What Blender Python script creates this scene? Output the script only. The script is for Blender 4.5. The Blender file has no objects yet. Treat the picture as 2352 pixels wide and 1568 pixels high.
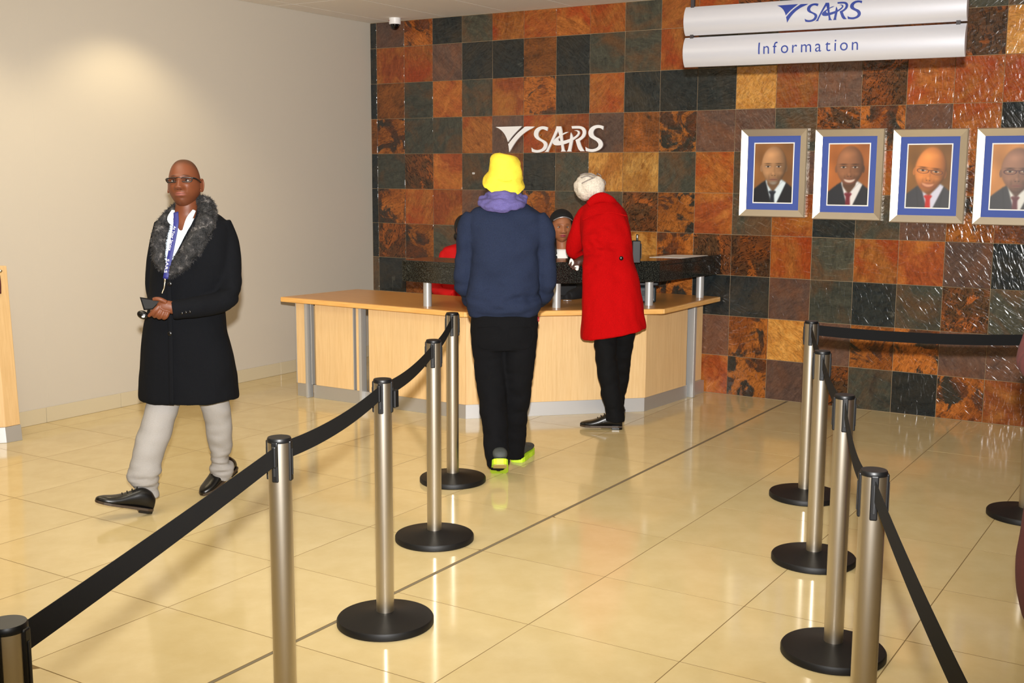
import bpy, bmesh, math, random
import numpy as np
from mathutils import Vector, Matrix, noise
random.seed(7); rng = np.random.default_rng(7)
S = bpy.context.scene
COL = S.collection

# ------------------------------------------------------------------ camera
F_PX, W_PX, H_PX = 2645.48, 2352, 1568
YAW, PITCH, ROLL = -0.5624, 0.1445, 0.0044
CAM = np.array([6.5914, -8.1079, 1.6413])
_f = np.array([math.sin(YAW)*math.cos(PITCH), math.cos(YAW)*math.cos(PITCH), -math.sin(PITCH)])
_r0 = np.array([math.cos(YAW), -math.sin(YAW), 0.0]); _u0 = np.cross(_r0, _f)
CR = _r0*math.cos(ROLL) + _u0*math.sin(ROLL); CU = -_r0*math.sin(ROLL) + _u0*math.cos(ROLL)
cam = bpy.data.cameras.new('camera'); cam_o = bpy.data.objects.new('camera', cam); COL.objects.link(cam_o)
cam.sensor_fit = 'HORIZONTAL'; cam.sensor_width = 36; cam.lens = F_PX*36/W_PX; cam.clip_start = .05
M = Matrix.Identity(4)
for i in range(3):
    M[i][0] = CR[i]; M[i][1] = CU[i]; M[i][2] = -_f[i]; M[i][3] = CAM[i]
cam_o.matrix_world = M
S.camera = cam_o

# ------------------------------------------------------------------ light
S.view_settings.view_transform = 'Standard'; S.view_settings.look = 'None'
S.view_settings.gamma = 1; S.view_settings.use_curve_mapping = False
S.view_settings.exposure = -0.17
wd = bpy.data.worlds.new('world'); S.world = wd; wd.use_nodes = True
wd.node_tree.nodes['Background'].inputs[0].default_value = (1.0, .96, .89, 1)
wd.node_tree.nodes['Background'].inputs[1].default_value = .25

def lamp(name, typ, loc, energy, color, aim=None, **kw):
    l = bpy.data.lights.new(name, typ); l.energy = energy; l.color = color
    for k, v in kw.items(): setattr(l, k, v)
    o = bpy.data.objects.new(name, l); COL.objects.link(o); o.location = loc
    if aim is not None:
        o.rotation_euler = (Vector(aim)-Vector(loc)).to_track_quat('-Z', 'Y').to_euler()
    return o
# the camera's flash, just above the lens
fl = CAM + np.array([0, 0, .21])
fo = lamp('camera_flash', 'SPOT', fl, 3000, (1.0, .985, .97), aim=fl + _f*5 + np.array([0, 0, .55]), shadow_soft_size=.035, spot_size=math.radians(64), spot_blend=1.0)
fo.scale = (1.5, 1, 1)   # the flash head's beam is wider than high
# ceiling luminaires of the hall
for lx, ly, e in [(2.2, -5.0, 26), (5.6, -4.8, 8), (4.6, -7.0, 30), (2.2, -8.2, 26), (8.2, -7.6, 26)]:
    lamp('ceiling_luminaire', 'AREA', (lx, ly, 2.93), e, (1.0, .90, .70), aim=(lx, ly, 0), shape='RECTANGLE', size=1.2, size_y=.6)
for ly, e in ((-2.75, 44), (-4.2, 36)):
    lamp('wall_downlight', 'SPOT', (.62, ly, 2.91), e, (1.0, .82, .50), aim=(.40, ly, 0), shadow_soft_size=.06, spot_size=math.radians(118), spot_blend=.55)

# ------------------------------------------------------------------ pixel helpers
def ray(U, V):
    v = _f*F_PX + CR*(U-W_PX/2) - CU*(V-H_PX/2); return v/np.linalg.norm(v)
def at_z(U, V, z=0.0):
    v = ray(U, V); return CAM + v*((z-CAM[2])/v[2])
def at_y(U, V, y=0.0):
    v = ray(U, V); return CAM + v*((y-CAM[1])/v[1])
HF = np.array([math.sin(YAW), math.cos(YAW), 0.0]); NC = -HF; RG = np.array([math.cos(YAW), -math.sin(YAW), 0.0]); UPV = np.array([0, 0, 1.0])
class Fr:
    """upright plane through a floor point, square to the view; w = metres towards the camera"""
    def __init__(s, O):
        s.O = np.array(O, float); s.dep = (s.O-CAM) @ _f; s.px = s.dep/F_PX
    def at(s, U, V, w=0.0):
        v = ray(U, V); return CAM + v*(((s.O + w*NC - CAM) @ HF)/(v @ HF))
def pix(P):
    v = np.asarray(P)-CAM; d = v @ _f
    return np.stack([W_PX/2 + F_PX*(v @ CR)/d, H_PX/2 - F_PX*(v @ CU)/d], -1)

# ------------------------------------------------------------------ object helpers
ORG = {}
def register(o, org): ORG[o.name] = np.array(org, float)
def tag(o, label=None, cat=None, group=None, kind=None):
    if label: o['label'] = label
    if cat: o['category'] = cat
    if group: o['group'] = group
    if kind: o['kind'] = kind
    return o
def thing(name, loc, label, cat, group=None):
    o = bpy.data.objects.new(name, None); COL.objects.link(o); o.location = loc; o.empty_display_size = .1
    register(o, loc); return tag(o, label, cat, group)
def link(name, me, m=None, parent=None, org=None):
    """mesh with world-space verts -> object (origin = parent's origin or org)"""
    o = bpy.data.objects.new(name, me); COL.objects.link(o)
    if m is not None and not me.materials:
        for mm in (m if isinstance(m, (list, tuple)) else [m]): me.materials.append(mm)
    po = ORG[parent.name] if parent else np.zeros(3)
    oo = np.array(org, float) if org is not None else po
    if np.any(oo != 0):
        me.transform(Matrix.Translation(Vector(-oo)))
    o.parent = parent; o.location = oo-po; register(o, oo)
    return o
def mesh(V, F, smooth=False, name='m'):
    me = bpy.data.meshes.new(name); me.from_pydata([tuple(map(float, v)) for v in V], [], [tuple(map(int, f)) for f in F]); me.update()
    if smooth: me.polygons.foreach_set('use_smooth', [True]*len(me.polygons))
    return me
def part(name, V, F, m, parent=None, smooth=False, org=None): return link(name, mesh(V, F, smooth, name), m, parent, org)
def bm_mesh(bm, name='m', smooth=False):
    me = bpy.data.meshes.new(name); bm.to_mesh(me); bm.free()
    if smooth: me.polygons.foreach_set('use_smooth', [True]*len(me.polygons))
    return me
def box_me(lo, hi, bev=0.0, seg=1, name='m'):
    bm = bmesh.new(); bmesh.ops.create_cube(bm, size=1)
    lo = np.array(lo, float); hi = np.array(hi, float)
    for v in bm.verts: v.co = Vector((lo+hi)/2 + np.array(v.co)*(hi-lo))
    if bev > 0: bmesh.ops.bevel(bm, geom=list(bm.edges), offset=bev, segments=seg, affect='EDGES', profile=.5)
    return bm_mesh(bm, name)
def box(name, lo, hi, m, parent=None, bev=0.0, seg=1, org=None): return link(name, box_me(lo, hi, bev, seg, name), m, parent, org)
def prism_me(pts, vec, bev=0.0, name='m', seg=2):
    """closed 3-D polygon extruded by vec"""
    bm = bmesh.new(); vs = [bm.verts.new(tuple(map(float, p))) for p in pts]; f = bm.faces.new(vs)
    r = bmesh.ops.extrude_face_region(bm, geom=[f]); nv = [g for g in r['geom'] if isinstance(g, bmesh.types.BMVert)]
    bmesh.ops.translate(bm, verts=nv, vec=Vector(vec)); bmesh.ops.recalc_face_normals(bm, faces=bm.faces)
    if bev > 0: bmesh.ops.bevel(bm, geom=list(bm.edges), offset=bev, segments=seg, affect='EDGES', profile=.5)
    bmesh.ops.triangulate(bm, faces=[f for f in bm.faces if len(f.verts) > 4])
    return bm_mesh(bm, name)
def prism(name, pts, vec, m, parent=None, bev=0.0, org=None): return link(name, prism_me(pts, vec, bev, name), m, parent, org)
def lathe_me(prof, c=(0, 0, 0), seg=32, name='m', smooth=True):
    V = []; F = []; n = len(prof)
    for k in range(seg):
        a = 2*math.pi*k/seg
        for r, z in prof: V.append((c[0]+r*math.cos(a), c[1]+r*math.sin(a), c[2]+z))
    for k in range(seg):
        k2 = (k+1) % seg
        for j in range(n-1): F.append((k*n+j, k2*n+j, k2*n+j+1, k*n+j+1))
    F.append([k*n for k in range(seg)][::-1]); F.append([k*n+n-1 for k in range(seg)])
    me = mesh(V, F, smooth, name)
    if smooth: me.set_sharp_from_angle(angle=math.radians(40))
    return me
def lathe(name, prof, m, parent=None, c=(0, 0, 0), seg=32, org=None): return link(name, lathe_me(prof, c, seg, name), m, parent, org)
def catmull(P, sub):
    P = np.asarray(P, float)
    if len(P) < 3 or sub <= 1: return P
    Q = np.vstack([2*P[0]-P[1], P, 2*P[-1]-P[-2]]); out = []
    for i in range(1, len(Q)-2):
        p0, p1, p2, p3 = Q[i-1], Q[i], Q[i+1], Q[i+2]
        for k in range(sub):
            t = k/sub
            out.append(.5*((2*p1)+(-p0+p2)*t+(2*p0-5*p1+4*p2-p3)*t*t+(-p0+3*p1-3*p2+p3)*t**3))
    out.append(P[-1]); return np.array(out)
def loft(C, A, B, seg=28, sub=4, ex=2.0):
    C = np.asarray(C, float); D = np.hstack([C, np.asarray(A, float), np.asarray(B, float)]); D = catmull(D, sub)
    th = np.linspace(0, 2*math.pi, seg, endpoint=False); ct, st = np.cos(th), np.sin(th)
    e = 2/ex; ct = np.sign(ct)*np.abs(ct)**e; st = np.sign(st)*np.abs(st)**e
    V = (D[:, None, :3] + ct[None, :, None]*D[:, None, 3:6] + st[None, :, None]*D[:, None, 6:9]).reshape(-1, 3)
    n = len(D); F = []
    for i in range(n-1):
        for k in range(seg):
            k2 = (k+1) % seg; F.append((i*seg+k, i*seg+k2, (i+1)*seg+k2, (i+1)*seg+k))
    F.append(list(range(seg))[::-1]); F.append([(n-1)*seg+k for k in range(seg)])
    return V, F
def limb(P, R, seg=20, sub=5, flat=1.0, ref=None):
    """tube through points; R half-width across the view, flat*R (or 2nd column) along it"""
    P = np.asarray(P, float); R = np.asarray(R, float)
    if R.ndim == 1: R = np.stack([R, R*flat], -1)
    D = catmull(np.hstack([P, R]), sub); P = D[:, :3]; R = np.maximum(D[:, 3:], 1e-4)
    T = np.gradient(P, axis=0); T /= np.linalg.norm(T, axis=1)[:, None]+1e-12
    rf = NC if ref is None else np.asarray(ref, float)
    A = np.cross(T, rf); bad = np.linalg.norm(A, axis=1) < .25
    A[bad] = np.cross(T[bad], UPV); 
    for i in range(1, len(A)):
        if A[i] @ A[i-1] < 0: A[i] = -A[i]
    A /= np.linalg.norm(A, axis=1)[:, None]; B = np.cross(A, T)
    return loft(P, A*R[:, :1], B*R[:, 1:], seg, 1)
def torso(fr, rings, seg=36, sub=4, ex=2.3):
    """rings: (V, Uleft, Uright, half depth m, w)"""
    C = []; A = []; B = []
    for V, ul, ur, hd, w in rings:
        Vl, Vr = V if isinstance(V, tuple) else (V, V)
        a, b = fr.at(ul, Vl, w), fr.at(ur, Vr, w); C.append((a+b)/2); A.append((b-a)/2); B.append(NC*hd)
    return loft(C, A, B, seg, sub, ex)
def plimb(fr, pts, seg=20, sub=5, flat=1.0):
    """pts: (U, V, w, half width px[, half depth px])"""
    P = [fr.at(p[0], p[1], p[2]) for p in pts]; R = [(p[3]*fr.px, (p[4] if len(p) > 4 else p[3]*flat)*fr.px) for p in pts]
    return limb(P, R, seg, sub)
def ell(c, A, B, Cc, nu=24, nv=14):
    c, A, B, Cc = map(lambda x: np.asarray(x, float), (c, A, B, Cc)); V = [c+Cc]; F = []
    for j in range(1, nv):
        ph = math.pi*j/nv
        for i in range(nu):
            th = 2*math.pi*i/nu; V.append(c + Cc*math.cos(ph) + math.sin(ph)*(A*math.cos(th)+B*math.sin(th)))
    V.append(c-Cc); n = len(V)
    for i in range(nu):
        F.append((0, 1+i, 1+(i+1) % nu)); F.append((n-1, 1+(nv-2)*nu+(i+1) % nu, 1+(nv-2)*nu+i))
    for j in range(nv-2):
        for i in range(nu):
            a = 1+j*nu+i; b = 1+j*nu+(i+1) % nu; F.append((a, a+nu, b+nu, b))
    return np.array(V), F
def join(parts):
    V = []; F = []; n = 0
    for v, f in parts:
        V.append(np.asarray(v)); F += [tuple(i+n for i in q) for q in f]; n += len(v)
    return np.vstack(V), F
def blend(parts, vox=.008, it=4, name='m'):
    """closed shells -> one continuous smooth skin"""
    V, F = join(parts); me = mesh(V, F); bm = bmesh.new(); bm.from_mesh(me); bmesh.ops.recalc_face_normals(bm, faces=bm.faces); bm.to_mesh(me); bm.free()
    o = bpy.data.objects.new('tmp', me); COL.objects.link(o)
    r = o.modifiers.new('r', 'REMESH'); r.mode = 'VOXEL'; r.voxel_size = vox; r.adaptivity = 0
    s = o.modifiers.new('s', 'SMOOTH'); s.factor = .5; s.iterations = it
    dg = bpy.context.evaluated_depsgraph_get(); out = bpy.data.meshes.new_from_object(o.evaluated_get(dg)); out.name = name
    bpy.data.objects.remove(o); bpy.data.meshes.remove(me)
    out.polygons.foreach_set('use_smooth', [True]*len(out.polygons)); return out
def getv(me):
    a = np.empty(len(me.vertices)*3); me.vertices.foreach_get('co', a); return a.reshape(-1, 3)
def setv(me, a): me.vertices.foreach_set('co', np.ascontiguousarray(a).ravel()); me.update()
def wrinkle(me, amp, sc, seed=0, where=None):
    """push the cloth in and out with stretched noise; sc = xyz frequencies in the view frame"""
    V = getv(me); N = np.empty(len(me.vertices)*3); me.vertices.foreach_get('normal', N); N = N.reshape(-1, 3)
    L = np.stack([V @ RG*sc[0], V @ NC*sc[1], V[:, 2]*sc[2]], -1)+seed*13.7
    d = np.array([noise.noise(Vector(p)) + .5*noise.noise(Vector(p*2.1)) for p in L])
    d = np.where(d > 0, d, d*1.4)*amp
    if where is not None: d = d*where(V)
    setv(me, V+N*d[:, None]); return me
def inpoly(P, poly):
    x, y = P[:, 0], P[:, 1]; r = np.zeros(len(P), bool); n = len(poly)
    for i in range(n):
        x1, y1 = poly[i]; x2, y2 = poly[(i+1) % n]
        c = ((y1 > y) != (y2 > y)) & (x < (x2-x1)*(y-y1)/((y2-y1) or 1e-9)+x1); r ^= c
    return r
def cut(me, poly):
    """open a garment: remove the camera-side faces inside an outline"""
    bm = bmesh.new(); bm.from_mesh(me); bm.normal_update()
    fs = list(bm.faces); C = np.array([tuple(f.calc_center_median()) for f in fs]); N = np.array([tuple(f.normal) for f in fs])
    k = inpoly(pix(C), poly) & (((CAM-C)*N).sum(1) > 0)
    bmesh.ops.delete(bm, geom=[f for f, q in zip(fs, k) if q], context='FACES')
    for _ in range(8):
        new = {}
        for v in bm.verts:
            nb = [e.other_vert(v) for e in v.link_edges if e.is_boundary]
            if len(nb) == 2: new[v] = (v.co+nb[0].co+nb[1].co)/3
        for v, c in new.items(): v.co = c
    bm.to_mesh(me); bm.free(); return me

# ------------------------------------------------------------------ materials
def lin(c):
    c = np.asarray(c, float)/255; return tuple(np.where(c <= .04045, c/12.92, ((c+.055)/1.055)**2.4))+(1,)
MATS = {}
class NT:
    def __init__(s, name):
        s.m = bpy.data.materials.new(name); s.m.use_nodes = True; s.t = s.m.node_tree; s.b = s.t.nodes['Principled BSDF']
    def n(s, typ, **kw):
        x = s.t.nodes.new(typ)
        for k, v in kw.items():
            if k.startswith('i_'):
                x.inputs[int(k[2:]) if k[2:].isdigit() else k[2:]].default_value = v
            else: setattr(x, k, v)
        return x
    def l(s, a, b): s.t.links.new(a, b)
    def coords(s, scale=(1, 1, 1), kind='Object'):
        tc = s.n('ShaderNodeTexCoord'); mp = s.n('ShaderNodeMapping'); mp.inputs['Scale'].default_value = scale
        s.l(tc.outputs[kind], mp.inputs['Vector']); return mp.outputs[0]
    def noise(s, vec, scale, detail=4, rough=.55, dist=0.0):
        x = s.n('ShaderNodeTexNoise'); x.inputs['Scale'].default_value = scale; x.inputs['Detail'].default_value = detail
        x.inputs['Roughness'].default_value = rough; x.inputs['Distortion'].default_value = dist
        if vec is not None: s.l(vec, x.inputs['Vector'])
        return x.outputs['Fac']
    def ramp(s, fac, stops):
        x = s.n('ShaderNodeValToRGB'); e = x.color_ramp.elements
        while len(e) < len(stops): e.new(.5)
        for q, (p, c) in zip(e, stops): q.position = p; q.color = c if len(c) == 4 else lin(c)
        s.l(fac, x.inputs[0]); return x.outputs[0]
    def mix(s, fac, a, b, mode='MIX'):
        x = s.n('ShaderNodeMix', data_type='RGBA', blend_type=mode)
        for v, i in ((fac, 0), (a, 6), (b, 7)):
            if hasattr(v, 'links'): s.l(v, x.inputs[i])
            else: x.inputs[i].default_value = v
        return x.outputs[2]
    def bump(s, h, strength, dist=.01):
        x = s.n('ShaderNodeBump'); x.inputs['Strength'].default_value = strength; x.inputs['Distance'].default_value = dist
        s.l(h, x.inputs['Height']); s.l(x.outputs[0], s.b.inputs['Normal']); return x
    def set(s, **kw):
        for k, v in kw.items(): s.b.inputs[k.replace('_', ' ')].default_value = v
        return s
def plain(name, c, rough=.5, metal=0.0, spec=.5, bump=None, vary=0.0, scale=(1, 1, 1), **kw):
    t = NT(name); t.set(Roughness=rough, Metallic=metal); t.b.inputs['Specular IOR Level'].default_value = spec; t.set(**kw)
    t.b.inputs['Base Color'].default_value = lin(c)
    if vary or bump:
        v = t.coords(scale)
    if vary:
        h = t.noise(v, bump[0]*.6 if bump else 12, 5)
        d = np.asarray(c)
        t.l(t.ramp(h, [(.3, np.clip(d*(1-vary), 0, 255)), (.7, np.clip(d*(1+vary), 0, 255))]), t.b.inputs['Base Color'])
    if bump: t.bump(t.noise(v, bump[0], 4), bump[1], bump[2] if len(bump) > 2 else .003)
    return t.m
def slate(name, c1, c2, c3, patch=.5, ripple=1.0, vein=0.0, soft=None, edge=.035, amt=.8):
    t = NT(name); tc = t.n('ShaderNodeTexCoord'); oi = t.n('ShaderNodeObjectInfo')
    ml = t.n('ShaderNodeMath', operation='MULTIPLY', i_1=6.283); t.l(oi.outputs['Random'], ml.inputs[0])
    rt = t.n('ShaderNodeVectorRotate', rotation_type='Y_AXIS'); t.l(tc.outputs['Object'], rt.inputs['Vector']); t.l(ml.outputs[0], rt.inputs['Angle'])
    of = t.n('ShaderNodeMath', operation='MULTIPLY', i_1=91.7); t.l(oi.outputs['Random'], of.inputs[0])
    ad = t.n('ShaderNodeVectorMath', operation='ADD'); t.l(rt.outputs[0], ad.inputs[0]); t.l(of.outputs[0], ad.inputs[1])
    st = t.n('ShaderNodeMapping'); st.inputs['Scale'].default_value = (1, 1, 2.6); t.l(ad.outputs[0], st.inputs[0]); v = st.outputs[0]
    a = t.noise(v, 9, 9, .68, .6); b = t.noise(ad.outputs[0], 4.2, 6, .6, 1.2); c = t.noise(v, 38, 5, .7, .3)
    base = t.ramp(a, [(.32, c1), (.68, c2)])
    pf = t.ramp(b, [(patch, (0, 0, 0, 1)), (min(patch+edge, 1), (1, 1, 1, 1))])
    col = t.mix(pf, base, lin(c3))
    if soft:
        sf = t.ramp(t.noise(ad.outputs[0], 3.0, 5, .62, .8), [(.44, (0, 0, 0, 1)), (.66, (amt, amt, amt, 1))]); col = t.mix(sf, col, lin(soft))
    fine = t.ramp(c, [(.3, (.62, .62, .62, 1)), (.62, (1.12, 1.12, 1.12, 1))]); col = t.mix(.75, col, fine, 'MULTIPLY')
    rv = t.ramp(oi.outputs['Random'], [(0, (.78, .80, .82, 1)), (.5, (1.02, 1, .98, 1)), (1, (1.15, 1.08, 1, 1))]); col = t.mix(1.0, col, rv, 'MULTIPLY')
    if vein:
        w = t.noise(v, 15, 6, .7, 2.0); vf = t.ramp(w, [(.44, (1, 1, 1, 1)), (.49, (0, 0, 0, 1)), (1, (0, 0, 0, 1))])
        vf2 = t.n('ShaderNodeMath', operation='MULTIPLY', i_1=vein); t.l(vf, vf2.inputs[0]); col = t.mix(vf2.outputs[0], col, lin((38, 26, 18)))
    t.l(col, t.b.inputs['Base Color'])
    r2 = t.n('ShaderNodeMapping'); r2.inputs['Scale'].default_value = (1, 1, .42); t.l(ad.outputs[0], r2.inputs[0])
    h1 = t.noise(r2.outputs[0], 34, 1.6, .5, .8); h2 = t.n('ShaderNodeMath', operation='MULTIPLY', i_1=.07); t.l(c, h2.inputs[0])
    h = t.n('ShaderNodeMath', operation='ADD'); t.l(h1, h.inputs[0]); t.l(h2.outputs[0], h.inputs[1])
    t.bump(h.outputs[0], .42*ripple, .013); t.set(Roughness=.19); t.b.inputs['Specular IOR Level'].default_value = .5
    return t.m
SL = {
 'K': slate('slate_black', (24, 30, 33), (44, 50, 50), (70, 72, 66), .66, soft=(62, 54, 42), amt=.6),
 'G': slate('slate_grey_green', (52, 54, 48), (78, 78, 66), (40, 43, 42), .62, soft=(112, 72, 38), amt=.6, edge=.10),
 'P': slate('slate_purple_brown', (74, 56, 50), (104, 80, 68), (120, 84, 58), .68, soft=(128, 78, 46), amt=.5, edge=.1),
 'B': slate('slate_brown', (84, 48, 24), (126, 76, 38), (60, 46, 34), .60, vein=.35, soft=(160, 92, 40), edge=.06),
 'O': slate('slate_orange', (124, 70, 32), (178, 110, 50), (150, 74, 34), .54, vein=.2, soft=(146, 52, 22), edge=.12),
 'R': slate('slate_rust_red', (116, 54, 28), (158, 80, 40), (174, 104, 52), .56, vein=.15, soft=(176, 112, 48), edge=.12),
 'Y': slate('slate_gold', (170, 112, 44), (208, 158, 84), (140, 84, 32), .60, vein=.3, soft=(150, 90, 36), edge=.08),
 'M': slate('slate_mottled_orange_black', (150, 84, 32), (182, 110, 48), (50, 48, 42), .50, vein=.5, soft=(118, 60, 26), edge=.05),
 'D': slate('slate_dark_streaked', (64, 46, 32), (92, 64, 40), (156, 86, 36), .55, vein=.9, soft=(128, 68, 30), edge=.06),
}
grout = plain('grout', (150, 128, 98), .9)
wallpaper = plain('wall_vinyl', (194, 186, 172), .55, spec=.35, bump=(420, .12, .001))
ceil_m = plain('ceiling_board', (240, 236, 228), .9, bump=(260, .35, .002))
tbar = plain('ceiling_grid_metal', (96, 82, 70), .5)
t = NT('polished_porcelain'); v = t.coords(); h = t.noise(v, 5, 6, .6); oi = t.n('ShaderNodeObjectInfo')
c = t.ramp(h, [(.3, (208, 186, 134)), (.7, (219, 199, 150))]); rv = t.ramp(oi.outputs['Random'], [(0, (.96, .96, .95, 1)), (1, (1, 1, 1, 1))])
t.l(t.mix(1.0, c, rv, 'MULTIPLY'), t.b.inputs['Base Color']); t.set(Roughness=.10); t.b.inputs['Specular IOR Level'].default_value = .42; porcelain = t.m
floor_grout = plain('floor_grout', (128, 104, 62), .9)
skirt_m = plain('skirting_porcelain', (196, 184, 156), .25)
t = NT('maple_laminate'); v = t.coords((26, 26, 1.3)); g = t.noise(v, 3.2, 6, .6, .4); v2 = t.coords((3, 3, .6)); g2 = t.noise(v2, 2.5, 3)
c = t.ramp(g, [(.25, (216, 178, 124)), (.75, (232, 198, 146))]); t.l(t.mix(.5, c, t.ramp(g2, [(.3, (.88, .88, .88, 1)), (.7, (1, 1, 1, 1))]), 'MULTIPLY'), t.b.inputs['Base Color']); t.set(Roughness=.32); maple = t.m
t = NT('maple_worktop'); v = t.coords((1.2, 14, 14)); g = t.noise(v, 4, 6, .6, .4)
t.l(t.ramp(g, [(.25, (196, 138, 74)), (.75, (216, 160, 92))]), t.b.inputs['Base Color']); t.set(Roughness=.28); worktop_m = t.m
t = NT('maple_edge'); v = t.coords((3, 3, 30)); g = t.noise(v, 3, 5)
t.l(t.ramp(g, [(.25, (214, 158, 84)), (.75, (232, 182, 108))]), t.b.inputs['Base Color']); t.set(Roughness=.35); edge_m = t.m
alu = plain('brushed_aluminium', (186, 186, 184), .36, .45)
kick = plain('aluminium_kickplate', (200, 200, 200), .52, .85)
t = NT('black_granite'); v = t.coords(); a = t.noise(v, 160, 4, .7); b = t.noise(v, 60, 3)
t.l(t.mix(.6, t.ramp(a, [(.46, (14, 15, 14)), (.66, (66, 68, 62)), (.76, (120, 120, 110))]), t.ramp(b, [(.35, (.5, .5, .5, 1)), (.65, (1.1, 1.1, 1.1, 1))]), 'MULTIPLY'), t.b.inputs['Base Color']); t.set(Roughness=.10); granite = t.m
t = NT('brushed_steel'); v = t.coords((1, 1, .02)); h = t.noise(v, 600, 2)
t.set(Metallic=1.0, Roughness=.34); t.b.inputs['Base Color'].default_value = lin((196, 188, 174)); steel = t.m
blackp = plain('black_plastic', (9, 9, 10), .42, spec=.35)
basep = plain('black_rubber_base', (14, 13, 13), .5, spec=.32, bump=(200, .05, .001))
t = NT('black_webbing'); v = t.coords((1, 1, 260)); wv = t.n('ShaderNodeTexWave', bands_direction='Z'); wv.inputs['Scale'].default_value = 1.0; t.l(v, wv.inputs['Vector'])
t.b.inputs['Base Color'].default_value = lin((9, 9, 10)); t.set(Roughness=.85); t.b.inputs['Specular IOR Level'].default_value = .2; t.bump(wv.outputs['Fac'], .3, .001); webbing = t.m
white_gloss = plain('white_acrylic', (240, 238, 236), .4)
sign_m = plain('satin_silver_sign', (188, 188, 194), .36, .38)
sign_dark = plain('sign_gap', (40, 34, 36), .6)
sign_blue = plain('sign_blue', (26, 46, 118), .5)
frame_m = plain('champagne_silver_frame', (206, 194, 172), .34, .75, bump=(300, .08, .001))
mat_blue = plain('blue_mount_board', (62, 84, 160), .7)
white_card = plain('white_card', (236, 234, 228), .6)
black_cloth = plain('black_wool', (14, 15, 18), .92, spec=.1, bump=(700, .35, .002), vary=.25)
navy = plain('navy_fleece', (34, 41, 60), .95, spec=.08, bump=(500, .35, .002), vary=.12)
lilac = plain('lilac_fleece', (92, 85, 136), .9, spec=.15, bump=(500, .3, .002), vary=.1)
jeans = plain('black_denim', (12, 12, 14), .9, spec=.12, bump=(600, .3, .002), vary=.25)
black_trs = plain('black_trousers', (11, 11, 12), .85, spec=.15, bump=(600, .2, .002))
chino = plain('grey_chino', (150, 146, 142), .9, spec=.1, bump=(500, .25, .002), vary=.03)
red_wool = plain('red_wool', (168, 3, 5), .9, spec=.1, bump=(450, .4, .002), vary=.10)
red_jacket = plain('red_jacket', (196, 12, 14), .75, spec=.25)
maroon = plain('maroon_cloth', (78, 28, 26), .85, bump=(400, .3, .002))
yellow = plain('yellow_fleece', (230, 206, 62), .9, spec=.2, bump=(350, .35, .003), vary=.05)
beige_hat = plain('cream_felt', (214, 204, 188), .9, bump=(160, .5, .004), vary=.10)
ribbon_m = plain('grey_ribbon', (136, 126, 120), .5)
leather = plain('black_leather', (9, 8, 8), .30, spec=.45)
brown_leather = plain('dark_brown_sole', (58, 44, 30), .5)
neon = plain('neon_yellow_rubber', (186, 226, 40), .55)
tan_sole = plain('tan_rubber', (196, 176, 110), .6)
grey_knit = plain('grey_knit', (60, 64, 62), .7)
shirt_m = plain('pale_blue_shirt', (214, 226, 236), .8, vary=.05)
lanyard_m = plain('lanyard_blue', (24, 28, 104), .6)
gold_clip = plain('metal_clip', (190, 180, 160), .3, 1.0)
lens_m = plain('spectacle_frame', (16, 14, 16), .3)
black_hair = plain('black_hair', (12, 11, 12), .5, bump=(300, .5, .003))
velvet = plain('black_velvet', (9, 9, 11), .8)
silver_band = plain('silver_band', (200, 200, 205), .3, .8)
tissue = plain('white_tissue', (238, 234, 230), .9)
dark_teal = plain('dark_teal_plastic', (16, 32, 38), .35)
glassm = NT('spectacle_lens').set(Roughness=.05); glassm.b.inputs['Alpha'].default_value = .22; glassm.b.inputs['Base Color'].default_value = lin((30, 24, 22)); lens_glass = glassm.m
t = NT('fur'); v = t.coords(); h = t.noise(v, 28, 6, .7, .5)
t.l(t.ramp(h, [(.40, (14, 14, 15)), (.56, (44, 42, 42)), (.70, (128, 122, 118))]), t.b.inputs['Base Color']); t.set(Roughness=.7); t.bump(t.noise(v, 240, 3), .8, .006); fur_m = t.m
def skin(name, rough=.50):
    t = NT(name); a = t.n('ShaderNodeAttribute', attribute_name='Col'); t.l(a.outputs['Color'], t.b.inputs['Base Color'])
    t.set(Roughness=rough); t.b.inputs['Specular IOR Level'].default_value = .38; t.bump(t.noise(t.coords(), 320, 3), .10, .002); return t.m
skin_m = skin('skin')
eye_white = plain('eye_white', (190, 178, 168), .25); iris_m = plain('iris', (28, 18, 14), .2)

# ------------------------------------------------------------------ the room
CEIL = 2.9377; XR = 9.6; YB = -10.2
def struct(o): o['kind'] = 'structure'; return o
floor = struct(box('floor', (-.02, YB, -.12), (XR, .02, -.0004), floor_grout))
fx = [1.425-.606*2-.606+.0, 1.425-.606*2, 1.425-.606, 1.425, 2.031, 2.637, 3.243, 3.868]
fx[0] = .003
fx = fx[:1] + [.213, .819, 1.425, 2.031, 2.637, 3.243, 3.868]
xs = [(fx[i]+.002, fx[i+1]-.002) for i in range(len(fx)-1)]
x = 3.884
while x < 9.0: xs.append((x+.002, x+.6037-.002)); x += .6037
ys = []; y = -4.6483+.6037*7
ys.append((y+.002, -.004))
while y > -9.0: ys.append((y-.6037+.002, y-.002)); y -= .6037
cache = {}
for a in xs:
    for b in ys:
        w, d = round(a[1]-a[0], 4), round(b[1]-b[0], 4)
        if (w, d) not in cache:
            cache[(w, d)] = box_me((-w/2, -d/2, -.012), (w/2, d/2, 0), 0, 1, 'floor_tile')
            cache[(w, d)].materials.append(porcelain)
        o = bpy.data.objects.new('floor_tile', cache[(w, d)]); COL.objects.link(o); o.parent = floor
        o.location = ((a[0]+a[1])/2, (b[0]+b[1])/2, 0); o.rotation_euler = (rng.normal(0, .0004), rng.normal(0, .0004), 0)
box('expansion_joint', (3.870, -9.6, -.012), (3.882, -.01, -.0001), plain('joint_sealant', (120, 110, 88), .6), floor)

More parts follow.
